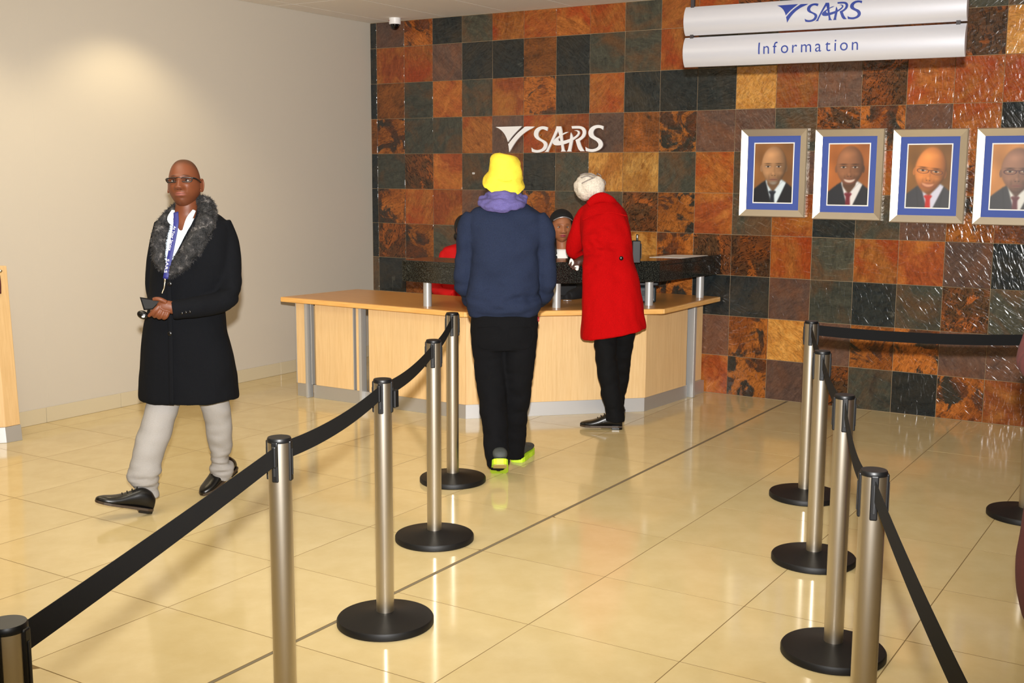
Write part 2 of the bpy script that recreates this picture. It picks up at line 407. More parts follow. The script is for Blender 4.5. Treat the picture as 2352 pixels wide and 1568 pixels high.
wall_back = struct(box('wall_back', (-.15, -.0022, -.1), (XR, .2, CEIL+.1), grout))
cols = [(.003, .0675)] + [(.0695+.303*i+.0015, .0695+.303*(i+1)-.0015) for i in range(28)]
rowz = [(2.7187+.0015, CEIL-.003)] + [(2.7187-.303*(j+1)+.0015, 2.7187-.303*j-.0015) for j in range(8)] + [(.003, .2947-.0015)]
CODE = ["KPMKGOOOOMROKOGPBKG",
        "KROPKKMKGGOOGKOPBDY",
        "BBGROGROKOKKKYOPDOOO"[:1]+"BGROGROKOKKKYOPDOOO"[:0],
        "", "", "", "", "", "", ""]
CODE = ["KPMKGOOOOGRODKGBOGG",   # top row, strip first
        "KROPKKBKGGOKGOPBMDY",
        "KBGRGRMKOKKKYOPDOOO",
        "BMGGOPORPBMPPGDMPOK",
        "KGDRGBKGYYGOGPMOBMK",
        "KMORPGMGGDMRGRKGPMM",
        "KDMGGPOKBYMDDOGORPK",
        "GKBOKGOPGOMKKPGKGDG",
        "KPGBOGKPROGPMYPMMPP",
        "KOGRPKOGBGPRMPDGKMR"]
assert all(len(c) == 19 for c in CODE)
var = {}
for j, (z0, z1) in enumerate(rowz):
    for i, (x0, x1) in enumerate(cols):
        ch = CODE[j][i] if i < 19 else random.choice('KGPOORMBYD')
        w, h = round(x1-x0, 3), round(z1-z0, 3); k = (w, h, ch, random.randrange(2))
        if k not in var:
            var[k] = box_me((-w/2, -.006, -h/2), (w/2, .014, h/2), .0014+.0008*k[3], 1, 'slate_tile'); var[k].materials.append(SL[ch])
        o = bpy.data.objects.new('slate_tile', var[k]); COL.objects.link(o); o.parent = wall_back
        o.location = ((x0+x1)/2, random.uniform(-.0015, .0012), (z0+z1)/2)
        o.rotation_euler = (rng.normal(0, .002), rng.normal(0, .0025), rng.normal(0, .002))

wall_right = struct(box('wall_right', (XR, YB, -.1), (XR+.15, .2, CEIL+.1), plain('wall_paint', (120, 110, 98), .7)))
wall_rear = struct(box('wall_rear', (-.15, YB-.15, -.1), (XR+.15, YB, CEIL+.1), plain('rear_wall_paint', (120, 110, 98), .7)))
wall_left = struct(box('wall_left', (-.15, YB, -.1), (0, .02, CEIL+.1), wallpaper))
for sy in (-3.40, -4.75):
    box('wallpaper_seam', (0, sy-.004, .1), (.0006, sy+.004, CEIL-.003), wallpaper, wall_left)
base = struct(box('baseboard_left', (0, YB, 0), (.004, -.0, .098), floor_grout))
y = -.02; k = 0
ends = [-.02, -.62, -1.23, -1.84, -2.45, -2.832, -3.434, -4.04, -4.64, -5.24, -5.84, -6.44]
for a, b in zip(ends[:-1], ends[1:]):
    box('skirting_tile', (0.001, b+.0015, .001), (.0125, a-.0015, .1), skirt_m, base, .001)
ceiling = struct(box('ceiling', (-.15, YB, CEIL+.006), (XR, .2, CEIL+.12), tbar))
cx = [0, .22] + [.826+.604*i for i in range(14)]; cy = [0, -1.207, -2.414, -3.62, -4.83, -6.04, -7.25, -8.45, -9.66]
for i in range(len(cx)-1):
    for j in range(len(cy)-1):
        box('ceiling_panel', (cx[i]+.0025, cy[j+1]+.0025, CEIL), (cx[i+1]-.0025, cy[j]-.0025, CEIL+.012), ceil_m, ceiling)

# ------------------------------------------------------------------ reception desk
D0 = (1.9, -1.2, 0)
desk = thing('reception_desk', D0, 'light maple reception desk with angled front and aluminium kick plates before slate wall', 'desk')
base_pts = [(.741, -1.823), (2.262, -1.823), (3.163, -.925), (3.232, -.03)]
def seg_panel(name, a, b, z0, z1, th, m, off=0.0, parent=desk, bev=.0015):
    a = np.array(a, float); b = np.array(b, float); d = (b-a)/np.linalg.norm(b-a); n = np.array([d[1], -d[0]])
    p = a+n*off; q = b+n*off; c = n*(-th)
    pts = [(p[0], p[1], z0), (q[0], q[1], z0), ((q+c)[0], (q+c)[1], z0), ((p+c)[0], (p+c)[1], z0)]
    return prism(name, pts, (0, 0, z1-z0), m, parent, bev)
P0, P1, P2, P3 = [np.array(p) for p in base_pts]
def along(a, b, s): return a + (b-a)*s/np.linalg.norm(b-a)
L01, L12, L23 = [np.linalg.norm(b-a) for a, b in ((P0, P1), (P1, P2), (P2, P3))]
for a, b in ((.006, .105), (.19, .545), (.575, .625), (.69, L01-.002)):
    seg_panel('front_panel', along(P0, P1, a), along(P0, P1, b), .098, .71, .03, maple)
seg_panel('angled_panel', along(P1, P2, .002), along(P1, P2, L12-.002), .098, .71, .03, maple)
seg_panel('side_panel', along(P2, P3, .002), along(P2, P3, .60), .098, .71, .03, maple)
seg_panel('side_panel', along(P2, P3, .755), along(P2, P3, L23), .098, .71, .03, maple, -.03)
# end panel on the left
seg_panel('end_panel', np.array([.72, -1.12]), P0+np.array([0, .004]), .0, .71, .03, maple)
for (a, b, s0, s1) in ((P0, P1, .0, .125), (P0, P1, .16, L01), (P1, P2, 0, L12), (P2, P3, 0, .63), (P2, P3, .70, L23)):
    seg_panel('kick_plate', along(a, b, s0+.001), along(a, b, s1-.001), .0, .097, .03, kick, -.004, bev=.001)
def fin(a, b, s, wdt, out):
    seg_panel('aluminium_upright', along(a, b, s), along(a, b, s+wdt), .0, .712, .06, alu, out, bev=.003)
fin(P0, P1, .112, .022, .03); fin(P0, P1, .622, .022, .03); fin(P2, P3, .655, .03, .03); fin(P2, P3, .735, .012, .0)
for s in (.0, .148, .548): seg_panel('aluminium_strip', along(P0, P1, s), along(P0, P1, s+.006), .098, .71, .03, alu, .002, bev=.0008)
top_pts = [(.662, -1.89), (2.30, -1.905), (3.32, -.99), (3.335, -.03), (2.62, -.03), (2.55, -.62), (2.02, -1.09), (.743, -1.12)]
tp = prism('worktop', [(a, b, .705) for a, b in top_pts], (0, 0, .035), worktop_m, desk, .010)
# rounded edge band, front run
for i in range(3):
    a, b = np.array(top_pts[i]), np.array(top_pts[i+1])
    seg_panel('edge_band', a, b, .704, .7385, .012, edge_m, .006, parent=tp, bev=.0055)
a, b = np.array(top_pts[7]), np.array(top_pts[0]); seg_panel('edge_band', a, b, .704, .7385, .012, edge_m, .006, parent=tp, bev=.0055)

shelf = thing('transaction_shelf', (2.6, -1.3, .74), 'thick black granite shelf raised on silver posts above the maple desk', 'shelf')
g_front = [(1.745, -1.84), (2.26, -1.86), (3.235, -.885), (3.335, -.03)]
g_back = [(2.96, -.03), (2.90, -.72), (2.12, -1.50), (1.72, -1.50)]
prism('granite_top', [(a, b, 1.022) for a, b in g_front+g_back], (0, 0, .033), granite, shelf, .004)
for i in range(3):
    seg_panel('granite_apron', g_front[i], g_front[i+1], .91, 1.022, .03, granite, -.001, parent=shelf, bev=.002)
seg_panel('granite_apron', g_back[3], g_front[0], .91, 1.022, .03, granite, -.001, parent=shelf, bev=.002)
prism('granite_underside', [(a, b, .912) for a, b in [(1.78, -1.80), (2.25, -1.82), (3.20, -.875), (3.30, -.03), (2.98, -.03), (2.93, -.73), (2.14, -1.52), (1.78, -1.52)]], (0, 0, .10), granite, shelf)
for px, py in ((1.911, -1.771), (2.686, -1.345), (3.146, -.859), (3.235, -.175)):
    lathe('post', [(.029, 0), (.029, .1715)], alu, shelf, (px, py, .7405), 28)

# ------------------------------------------------------------------ stanchions and belts
TOPZ = .915
def stanchion_proto():
    root = thing('stanchion', (0, 0, 0), 'x', 'stanchion', 'steel queue stanchions with black bases')
    lathe('base', [(.0, 0), (.174, 0), (.178, .004), (.178, .022), (.174, .028), (.12, .034), (.05, .046), (.036, .05)], basep, root, seg=56)
    lathe('pole', [(.0325, .046), (.0325, TOPZ-.012)], steel, root, seg=40)
    cap = lathe('cap', [(.0330, TOPZ-.013), (.0336, TOPZ-.011), (.0336, TOPZ-.004), (.0315, TOPZ), (.0, TOPZ)], blackp, root, seg=40)
    for k in range(4):
        a = math.pi/2*k; c, s = math.cos(a), math.sin(a); R = np.array([[c, -s, 0], [s, c, 0], [0, 0, 1]])
        me = box_me((.029, -.0095, TOPZ-.122), (.0372, .0095, TOPZ-.008), .0035, 2, 'belt_clip'); V = getv(me) @ R.T; setv(me, V)
        cl = link('belt_clip', me, blackp, root)
        me = box_me((.0365, -.0035, TOPZ-.105), (.0392, .0035, TOPZ-.03), .001, 1, 'slot'); V = getv(me) @ R.T; setv(me, V)
        link('slot', me, plain('slot_black', (6, 6, 7), .6) if 'slot_black' not in bpy.data.materials else bpy.data.materials['slot_black'], cl)
    return root
def copy_tree(o, parent=None):
    c = o.copy(); COL.objects.link(c)
    if parent is not None: c.parent = parent
    for ch in o.children: copy_tree(ch, c)
    return c
b = lambda U, V: at_z(U, V, 0.045)
tpz = lambda U, V: at_z(U, V, TOPZ)
def avg(base, top):
    return (np.array(b(*base)) *.5 + np.array(tpz(*top))*.5)
S2 = tpz(641, 1003); S1 = tpz(14, 1428); S3 = b(885, 1404); S4 = b(998, 1217); S5 = b(1040, 1086)
R1 = b(1848, 1122); R2 = b(1869, 1265); R3 = b(1914, 1474); R4 = tpz(2008, 1078); R5 = at_z(2356, 1166, .045)
_e = at_z(2212, 1568, TOPZ-.047); R0 = R4 + (_e-R4)*(1+.42/np.linalg.norm(_e[:2]-R4[:2])); R0[2] = 0
posts = [(S1, S2-S1, 'stanchion cut off at the lower left corner of the picture'),
 (S2, S3-S2, 'stanchion crossing the bottom edge, second of the left row'),
 (S3, S4-S3, 'stanchion of the left row with whole black base nearest the camera'),
 (S4, S5-S4, 'stanchion of the left row before the last one by the desk'),
 (S5, S5-S4, 'last stanchion of the left row beside the man in yellow hat'),
 (R1, R5-R1, 'farthest stanchion of the right row, at the corner under the portraits'),
 (R2, R2-R1, 'second stanchion of the right row counted from the slate wall'),
 (R3, R3-R2, 'third stanchion of the right row, its base in front of two others'),
 (R4, R4-R3, 'nearest stanchion of the right row, its base below the picture'),
 (R5, R5-R1, 'stanchion cut by the right edge of the picture before slate wall'),
 (R0, R0-R4, 'stanchion below the picture that ends the nearest right belt')]
proto = stanchion_proto()
for i, (p, d, lab) in enumerate(posts):
    o = proto if i == 0 else copy_tree(proto)
    o.location = (p[0], p[1], 0); o.rotation_euler = (0, 0, math.atan2(d[1], d[0])); o['label'] = lab
    ORG[o.name] = np.array([p[0], p[1], 0])
def belt(p, q, lab, sag=.02, zc=TOPZ-.047):
    p = np.array([p[0], p[1], zc]); q = np.array([q[0], q[1], zc]); d = (q-p)/np.linalg.norm(q-p); n = np.array([-d[1], d[0], 0])
    p = p+d*.038; q = q-d*.038; V = []; F = []; N = 24
    for k in range(N+1):
        s = k/N; c = p+(q-p)*s - UPV*sag*4*s*(1-s); hw = .0262
        tw = .10*math.sin(math.pi*s)*.5
        for sx, sz in ((-1, -1), (1, -1), (1, 1), (-1, 1)): V.append(c + n*sx*.0009 + sz*hw*(UPV*math.cos(tw)+n*math.sin(tw)))
    for k in range(N):
        for j in range(4): F.append((k*4+j, k*4+(j+1) % 4, (k+1)*4+(j+1) % 4, (k+1)*4+j))
    F.append((3, 2, 1, 0)); F.append(tuple(N*4+j for j in range(4)))
    o = part('queue_belt', V, F, webbing, None, True, org=p); o.data.set_sharp_from_angle(angle=.6)
    tag(o, lab, 'belt', 'black retractable queue belts')
    me = box_me(-np.array([.010, .006, .030]), np.array([.010, .006, .030]), .003, 2); a = math.atan2(d[1], d[0])
    V = getv(me) @ np.array([[math.cos(a), math.sin(a), 0], [-math.sin(a), math.cos(a), 0], [0, 0, 1]]) + q - d*.004; setv(me, V)
    link('end_clip', me, blackp, o); return o
belt(S1, S2, 'wide black belt nearest the camera at lower left, running past the walking man', .004)
belt(S2, S3, 'black belt of the left row between the second and third stanchions')
belt(S3, S4, 'black belt of the left row between the two full-base stanchions', .02)
belt(S4, S5, 'short black belt reaching the last stanchion beside the man in hoodie', .015)
belt(R1, R5, 'black belt stretched across in front of the slate wall below the portraits', .015)
belt(R1, R2, 'black belt between the two farthest stanchions of the right row', .02)
belt(R2, R3, 'black belt between second and third stanchions of the right row', .03)
belt(R3, R4, 'thin edge-on black belt reaching the nearest stanchion of the right row', .06)
belt(R4, R0, 'black belt slanting out of the picture at the lower right', .02)
# spare belt end hooked on the third left stanchion
dd = (S4-S3)/np.linalg.norm(S4-S3); pp = np.array([S3[0], S3[1], TOPZ-.07])+RG*.045
o = box('spare_belt_clip', pp-np.array([.008, .012, .034]), pp+np.array([.008, .012, .03]), blackp, None, .003, org=pp)
tag(o, 'small black belt clip on the right side of the third left stanchion head', 'belt clip')

# ------------------------------------------------------------------ logo shapes
def cpx(pts, ox=1120, oy=270, s=280/2352): return [(ox+a*s, oy+c*s) for a, c in pts]
LOGO = {
 'emblem_triangle': [(150,180),(655,165),(610,212),(560,262),(510,315),(460,372),(420,425),(385,470),(372,425),(350,370),(318,312),(275,260),(220,215)],
 'emblem_stroke': [(730,172),(905,172),(850,210),(790,240),(735,274),(680,315),(630,358),(580,412),(530,475),(490,535),(450,600),(412,665),(408,620),(402,565),(392,512),(420,478),(460,425),(500,378),(550,322),(600,273),(650,230),(690,198)],
 'letter_s': [(1155,185),(1145,255),(1110,240),(1070,226),(1030,230),(995,255),(972,295),(968,335),(985,375),(1030,410),(1085,440),(1125,470),(1145,510),(1140,560),(1115,610),(1070,645),(1010,668),(930,675),(850,660),(840,580),(880,610),(940,625),(1000,618),(1050,590),(1075,550),(1078,520),(1060,485),(1010,450),(950,420),(905,375),(888,325),(895,270),(925,220),(975,185),(1040,168),(1100,170)],
 'letter_a': [(1325,168),(1410,168),(1430,250),(1445,420),(1470,600),(1505,655),(1408,655),(1422,610),(1395,420),(1355,255),(1180,615),(1172,662),(1090,662),(1145,600),(1300,250)],
 'swoosh': [(1560,275),(1500,283),(1430,318),(1350,370),(1290,420),(1257,465),(1258,500),(1295,530),(1380,535),(1480,512),(1570,480),(1650,435),(1740,365),(1778,300),(1765,258),(1725,243),(1670,248),(1725,265),(1742,295),(1715,335),(1640,390),(1570,415),(1480,442),(1410,455),(1370,440),(1358,418),(1385,385),(1450,335),(1520,300)],
 'letter_r_stem': [(1600,285),(1635,360),(1640,440),(1605,620),(1615,655),(1525,655),(1550,600),(1580,440),(1590,350)],
 'letter_r_bowl': [(1615,165),(1700,160),(1790,165),(1850,190),(1885,240),(1890,300),(1870,360),(1830,405),(1770,450),(1795,530),(1830,600),(1862,648),(1785,648),(1740,590),(1690,430),(1750,400),(1800,360),(1825,310),(1825,260),(1800,225),(1750,212),(1625,212)],
 'letter_s_end': [(2230,165),(2220,235),(2180,207),(2130,200),(2080,212),(2045,245),(2030,290),(2045,340),(2090,375),(2150,405),(2195,450),(2215,510),(2200,570),(2150,620),(2080,650),(2000,662),(1890,645),(1882,565),(1930,595),(1990,607),(2060,600),(2115,570),(2135,530),(2125,490),(2090,450),(2030,415),(1970,375),(1942,320),(1945,260),(1985,195),(2050,155),(2120,142),(2185,150)]}
def smooth_poly(pts, sub=4):
    """round the curves of an outline, keep its corners"""
    P = np.array(pts, float); n = len(P); T = np.roll(P, -1, 0)-P; T = T/np.linalg.norm(T, axis=1)[:, None]
    corner = [float(T[i-1] @ T[i]) < .72 for i in range(n)]; out = []
    for i in range(n):
        p1, p2 = P[i], P[(i+1) % n]; p0 = 2*p1-p2 if corner[i] else P[i-1]; p3 = 2*p2-p1 if corner[(i+1) % n] else P[(i+2) % n]
        for k in range(sub):
            t = k/sub; out.append(.5*((2*p1)+(-p0+p2)*t+(2*p0-5*p1+4*p2-p3)*t*t+(-p0+3*p1-3*p2+p3)*t**3))
    return out
LW = {}
for k, v in LOGO.items():
    LW[k] = np.array([at_y(a, c, -.045)[[0, 2]] for a, c in cpx(smooth_poly(v))])
    if k not in ('letter_a', 'letter_r_stem'):
        pass
lo = np.array([1.329, 1.817])
wl = thing('wall_logo', (1.8, -.03, 1.92), 'white raised letters and winged emblem mounted on the slate wall', 'logo')
for i, (k, v) in enumerate(LW.items()):
    dz = -.003*(k == 'swoosh')
    nm = {'letter_s_end': 'letter_s', 'letter_r_bowl': 'letter_r', 'letter_r_stem': 'letter_r'}.get(k, k)
    prism(nm, [(a, -.030+dz, c) for a, c in v], (0, -.012, 0), white_gloss, wl)
    c0 = v.mean(0)
for px, pz in ((1.40, 2.01), (1.47, 1.90), (1.62, 2.0), (1.76, 1.95), (1.94, 1.93), (2.10, 1.98), (2.26, 1.93)):
    me = lathe_me([(.004, 0), (.004, .024)], (0, 0, 0), 8); me.transform(Matrix.Translation((px, -.0065, pz)) @ Matrix.Rotation(math.pi/2, 4, 'X')); link('standoff', me, gold_clip, wl)

# ------------------------------------------------------------------ hanging sign
SY = -2.0; SX0, SX1 = 3.877, 5.372; zt, zg1, zg0, zb = 2.562, 2.407, 2.396, 2.236
# the suspended panels tilt a little with the hanging wires
sign = thing('hanging_sign', (4.62, SY, 2.236), 'suspended silver sign of two curved slats reading Information', 'sign')
dzx = -.014/1.495
def slat(z0, z1, nm):
    prof = []; N = 10
    for k in range(N+1):
        s = k/N; z = z0+(z1-z0)*s; yy = -.030*(1-(2*s-1)**2)**.8
        prof.append((yy, z))
    V = []; F = []
    P = prof + [(.016, z1), (.016, z0)]; n = len(P)
    for xx in (SX0, SX1):
        for yy, z in P: V.append((xx, SY+yy, z+(xx-SX0)*dzx))
    for k in range(n): F.append((k, (k+1) % n, n+(k+1) % n, n+k))
    F.append(tuple(range(n))[::-1]); F.append(tuple(range(n, 2*n)))
    o = part(nm, V, F, sign_m, sign, True); bm = bmesh.new(); bm.from_mesh(o.data); bmesh.ops.recalc_face_normals(bm, faces=bm.faces); bm.to_mesh(o.data); bm.free()
    o.data.set_sharp_from_angle(angle=.6); return o
up = slat(zg1, zt, 'upper_slat'); dn = slat(zb, zg0, 'lower_slat')
box('spacer_bar', (SX0+.03, SY-.004, zb+.02-.01), (SX0+.05, SY+.012, CEIL), sign_dark, sign)
box('spacer_bar', (SX1-.05, SY-.004, zb+.02-.02), (SX1-.03, SY+.012, CEIL), sign_dark, sign)
def slat_y(z, z0, z1):
    s = (z-z0)/(z1-z0); return SY-.030*max(0, 1-(2*s-1)**2)**.8
sc = .452; sx0 = 4.405; sz0 = zg1+.037
for k, v in LW.items():
    q = (v-lo)*sc; nm = {'letter_s_end': 'letter_s', 'letter_r_bowl': 'letter_r', 'letter_r_stem': 'letter_r'}.get(k, k)
    pts = []
    for a, c in q:
        z = sz0+c; pts.append((sx0+a, slat_y(z, zg1, zt)-.0006, z+(sx0+a-SX0)*dzx))
    bm = bmesh.new(); vs = [bm.verts.new((p[0], 0, p[2])) for p in pts]; f = bm.faces.new(vs); f.normal_update(); bmesh.ops.triangulate(bm, faces=[f])
    for zz in np.arange(2.38, 2.57, .007):
        bmesh.ops.bisect_plane(bm, geom=bm.verts[:]+bm.edges[:]+bm.faces[:], plane_co=(0, 0, zz), plane_no=(0, 0, 1))
    for vv in bm.verts: vv.co.y = slat_y(vv.co.z-(vv.co.x-SX0)*dzx, zg1, zt)-.0014
    link(nm, bm_mesh(bm, nm), sign_blue, up)
def text_me(s, size, spacing=1.0):
    cu = bpy.data.curves.new('t', 'FONT'); cu.body = s; cu.size = size; cu.space_character = spacing; cu.align_x = 'LEFT'; cu.resolution_u = 4
    o = bpy.data.objects.new('t', cu); COL.objects.link(o); dg = bpy.context.evaluated_depsgraph_get(); dg.update()
    me = bpy.data.meshes.new_from_object(o.evaluated_get(dg)); bpy.data.objects.remove(o); return me
def letters(word, size, gap):
    """one mesh per character, laid out left to right in metres"""
    out = []; x = 0.0
    for ch in word:
        me = text_me(ch, size); V = getv(me); w0, w1 = V[:, 0].min(), V[:, 0].max(); setv(me, V-[w0-x, 0, 0]); x += w1-w0+gap; out.append(me)
    return out, x-gap
mes, wid = letters('Information', .088, .0215); tx0, tx1 = 4.317, 4.852; zb0 = zb+.052
for ch, me in zip('information', mes):
    bm = bmesh.new(); bm.from_mesh(me); bmesh.ops.triangulate(bm, faces=bm.faces); bmesh.ops.subdivide_edges(bm, edges=[e for e in bm.edges if e.calc_length() > .008], cuts=6, use_grid_fill=True)
    for v in bm.verts:
        xx = tx0+v.co.x*(tx1-tx0)/wid; z = zb0+v.co.y; v.co = (xx, slat_y(z, zb, zg0)-.0016, z+(xx-SX0)*dzx)
    link('letter_'+ch, bm_mesh(bm, 'letter'), sign_blue, dn)

# ------------------------------------------------------------------ framed portraits
photo_m = NT('photo_paper'); _a = photo_m.n('ShaderNodeAttribute', attribute_name='Col'); photo_m.l(_a.outputs['Color'], photo_m.b.inputs['Base Color']); photo_m.set(Roughness=.45); photo_m = photo_m.m
def photo_colours(U, V, sp, asp):
    """soft head-and-shoulders studio portrait, generic features"""
    sg = lambda d, e=.008: 1/(1+np.exp(-np.clip(d/e, -40, 40)))
    img = np.zeros(U.shape+(3,)); bg = np.array(sp['bg'], float); n_ = .5+.5*np.sin(U*7+1.3*np.sin(V*6+2))*np.cos(V*5-U*3)
    img[:] = bg*(.86+.24*n_+.12*(1-U))[..., None]
    def put(m, c):
        img[:] = img*(1-m[..., None])+np.clip(np.asarray(c, float), 0, 255)*m[..., None]
    cx, cy, rx, ry = sp['head']; tl = sp.get('tilt', 0.0); sk = np.array(sp['skin'], float)
    sh = .40-.95*np.clip(np.abs(U-cx-.02)-.15, 0, 1)**1.25*.62
    body = sg(sh-V); put(body, np.array(sp['suit']))
    fold = np.exp(-((U-cx-.30-.25*(V-.2))/.02)**2)+np.exp(-((U-cx+.28+.2*(V-.2))/.02)**2); put(body*fold*.35, np.array(sp['suit'])*.5+18)
    shirt = body*sg(.055+.55*V+.02-np.abs(U-cx-.03-.12*V)); put(shirt, sp['shirt'])
    neck = sg(.165-np.abs(U-cx))*sg(V-.17-.9*np.abs(U-cx+.01))*sg(.5-V); put(neck, sk*.66)
    col = shirt*np.exp(-((V-.30+.75*(.16-np.abs(U-cx)))/.012)**2); put(col*.4, np.array(sp['shirt'])*.7)
    tie = sg(.052+.10*np.clip(.1-V, 0, 1)+.08*np.exp(-((V-.18)/.03)**2)*.5-np.abs(U-cx+.02))*sg(.20-V); put(tie, sp['tie'])
    # head frame
    a, b = U-cx, (V-cy)*1.0; u = a*math.cos(tl)+b*math.sin(tl)/asp; v = b*math.cos(tl)-a*math.sin(tl)*asp
    for s_, k in ((-1, .9), (1, .66)): put(sg(1-((u-s_*rx*1.0)/.035)**2-((v+.05)/.062)**2, .12), sk*k)
    r_ = rx*(1-.20*np.clip(-v/ry, 0, 1)**1.6); q = (u/r_)**2+(v/ry)**2; hm = sg(1-q, .05)
    nz = np.sqrt(np.clip(1-q, 0, 1)); nx, ny = u/r_, v/ry; lam = np.clip(.62+.38*nz-.22*nx+.12*ny, 0, 1.3)
    put(hm, 0*sk); img[:] = img+hm[..., None]*np.clip(sk*lam[..., None]*1.06, 0, 255)
    g = lambda x0, y0, sx, sy: np.exp(-((u-x0)/sx)**2-((v-y0)/sy)**2)*hm
    put(.42*g(-rx*.25, ry*.55, rx*.35, ry*.18), sk*1.45); put(.25*g(rx*.2, ry*.62, rx*.3, ry*.14), sk*1.3)
    ey = -.02
    for s_ in (-1, 1):
        x0 = s_*rx*.43-.012
        put(.55*g(x0, ey+.01, rx*.30, .034), sk*.60); put(.8*g(x0, ey+.050, rx*.27, .010), sk*.36)
        put(sg(1-((u-x0)/(rx*.20))**2-((v-ey)/.0125)**2, .25)*hm, (196, 180, 164)); put(sg(1-((u-x0)/(rx*.085))**2-((v-ey)/.013)**2, .3)*hm, (30, 20, 16)); put(.8*g(x0, ey+.014, rx*.22, .005), sk*.3)
        put(.30*g(s_*rx*.50, ey-.11, rx*.24, .032), sk*1.30); put(.35*g(s_*rx*.36, ey-.18, rx*.07, .055), sk*.62)
    put(.35*g(.022, ey-.06, .022, .07), sk*.68); put(.50*g(-.012, ey-.115, .030, .022), sk*1.32); put(.45*(g(-.065, ey-.128, .022, .018)+g(.055, ey-.128, .022, .018)), sk*.80)
    put(.75*(g(-.040, ey-.150, .017, .007)+g(.032, ey-.150, .017, .007)), sk*.30)
    my = ey-.222
    if sp.get('smile'):
        w_ = .135; curve = my+.018*((u/w_)**2); inside = sg(w_-np.abs(u), .01)*sg(curve+.012-v, .004)*sg(v-(my-.030+.035*(u/w_)**2), .005)*hm
        put(.8*g(0, my-.01, .15, .040), (128, 66, 54)); put(inside, sp['smile']); put(.4*g(0, my-.052, .09, .012), sk*.7)
    else:
        put(.75*g(0, my, .105, .022), (138, 84, 72)); put(.85*np.exp(-((v-my-.002)/.0035)**2-(u/.10)**4)*hm, (70, 40, 34)); put(.4*g(0, my-.038, .06, .010), sk*.6)
    if sp.get('beard'): put(.75*g(0, my-.065, rx*.40, .042), sp['beard']); 
    if sp.get('glasses'):
        for s_ in (-1, 1):
            d_ = np.abs(np.sqrt(((u-s_*rx*.45)/(rx*.37))**2+((v-ey+.006)/.040)**2)-1); put(np.exp(-(d_/.085)**2), sp['glasses'])
        put(np.exp(-((v-ey-.012)/.006)**2)*sg(.035-np.abs(u), .006), sp['glasses'])
    return np.clip(img, 0, 255)
def portrait(x0, x1, z0, z1, lab, sp):
    y = -.008
    fr = thing('framed_portrait', ((x0+x1)/2, y, z0), lab, 'framed photo', 'framed portraits on the slate wall')
    rail = .052; d0, d1 = -.034, -.020
    o = [(x0, z0), (x1, z0), (x1, z1), (x0, z1)]; i_ = [(x0+rail, z0+rail), (x1-rail, z0+rail), (x1-rail, z1-rail), (x0+rail, z1-rail)]
    lip = [(x0+.006, z0+.006), (x1-.006, z0+.006), (x1-.006, z1-.006), (x0+.006, z1-.006)]
    for k, nm in enumerate(('bottom_rail', 'right_rail', 'top_rail', 'left_rail')):
        k2 = (k+1) % 4; V = []; 
        for pts, yy in ((o, y), (o, y-.026), (lip, y+d0), (i_, y+d1), (i_, y)):
            V += [(pts[k][0], yy, pts[k][1]), (pts[k2][0], yy, pts[k2][1])]
        F = [(0, 1, 3, 2), (2, 3, 5, 4), (4, 5, 7, 6), (6, 7, 9, 8), (8, 9, 1, 0), (0, 2, 4, 6, 8), (1, 9, 7, 5, 3)]
        q = part(nm, V, F, frame_m, fr); bm = bmesh.new(); bm.from_mesh(q.data); bmesh.ops.recalc_face_normals(bm, faces=bm.faces); bm.to_mesh(q.data); bm.free()
    w, h = x1-x0, z1-z0
    box('mount_board', (x0+rail, y-.010, z0+rail), (x1-rail, y-.004, z1-rail), mat_blue, fr)
    a0, a1, c0, c1 = x0+.213*w, x1-.213*w, z0+.168*h, z1-.168*h
    wb = box('inner_border', (a0-.008, y-.0115, c0-.008), (a1+.008, y-.010, c1+.008), white_card, fr)
    pw, ph = a1-a0, c1-c0
    nu, nv = 84, 124; gu, gv = np.meshgrid(np.linspace(0, 1, nu), np.linspace(0, 1, nv)); yy = y-.0122
    V = np.stack([a0+gu*pw, np.full(gu.shape, yy), c0+gv*ph], -1).reshape(-1, 3); F = [(j_*nu+i_, j_*nu+i_+1, (j_+1)*nu+i_+1, (j_+1)*nu+i_) for j_ in range(nv-1) for i_ in range(nu-1)]
    me = mesh(V, F, False, 'photo_print'); at_ = me.color_attributes.new('Col', 'FLOAT_COLOR', 'POINT'); c_ = photo_colours(gu, gv, sp, pw/ph)/255
    c_ = np.where(c_ <= .04045, c_/12.92, ((c_+.055)/1.055)**2.4).reshape(-1, 3); at_.data.foreach_set('color', np.hstack([c_, np.ones((len(c_), 1))]).ravel())
    link('photo_print', me, photo_m, fr)
    return fr
portrait(3.463, 3.957, 1.340, 1.969, 'framed portrait of a grey-bearded man with dark tie, farthest left of the row', dict(bg=(128, 84, 42), skin=(168, 124, 84), head=(.51, .63, .325, .33), suit=(22, 24, 28), shirt=(214, 228, 232), tie=(26, 32, 40), beard=(150, 148, 138)))
portrait(4.010, 4.492, 1.332, 1.960, 'framed portrait of a smiling man in maroon tie, second from the left', dict(bg=(160, 92, 40), skin=(140, 92, 60), head=(.53, .64, .34, .33), suit=(34, 36, 42), shirt=(222, 218, 214), tie=(110, 28, 40), smile=(212, 190, 172)))
portrait(4.546, 5.032, 1.324, 1.951, 'framed portrait of a man with thin glasses and red tie, third along', dict(bg=(122, 82, 36), skin=(204, 124, 60), head=(.53, .60, .36, .37), suit=(62, 62, 66), shirt=(206, 206, 220), tie=(186, 38, 30), glasses=(96, 60, 48), smile=(214, 150, 110), tilt=-.12))
portrait(5.082, 5.570, 1.322, 1.950, 'framed portrait of a man with dark glasses, cut by the right edge', dict(bg=(176, 118, 62), skin=(138, 100, 78), head=(.56, .60, .36, .34), suit=(58, 58, 60), shirt=(216, 216, 208), tie=(96, 50, 52), glasses=(60, 34, 44)))

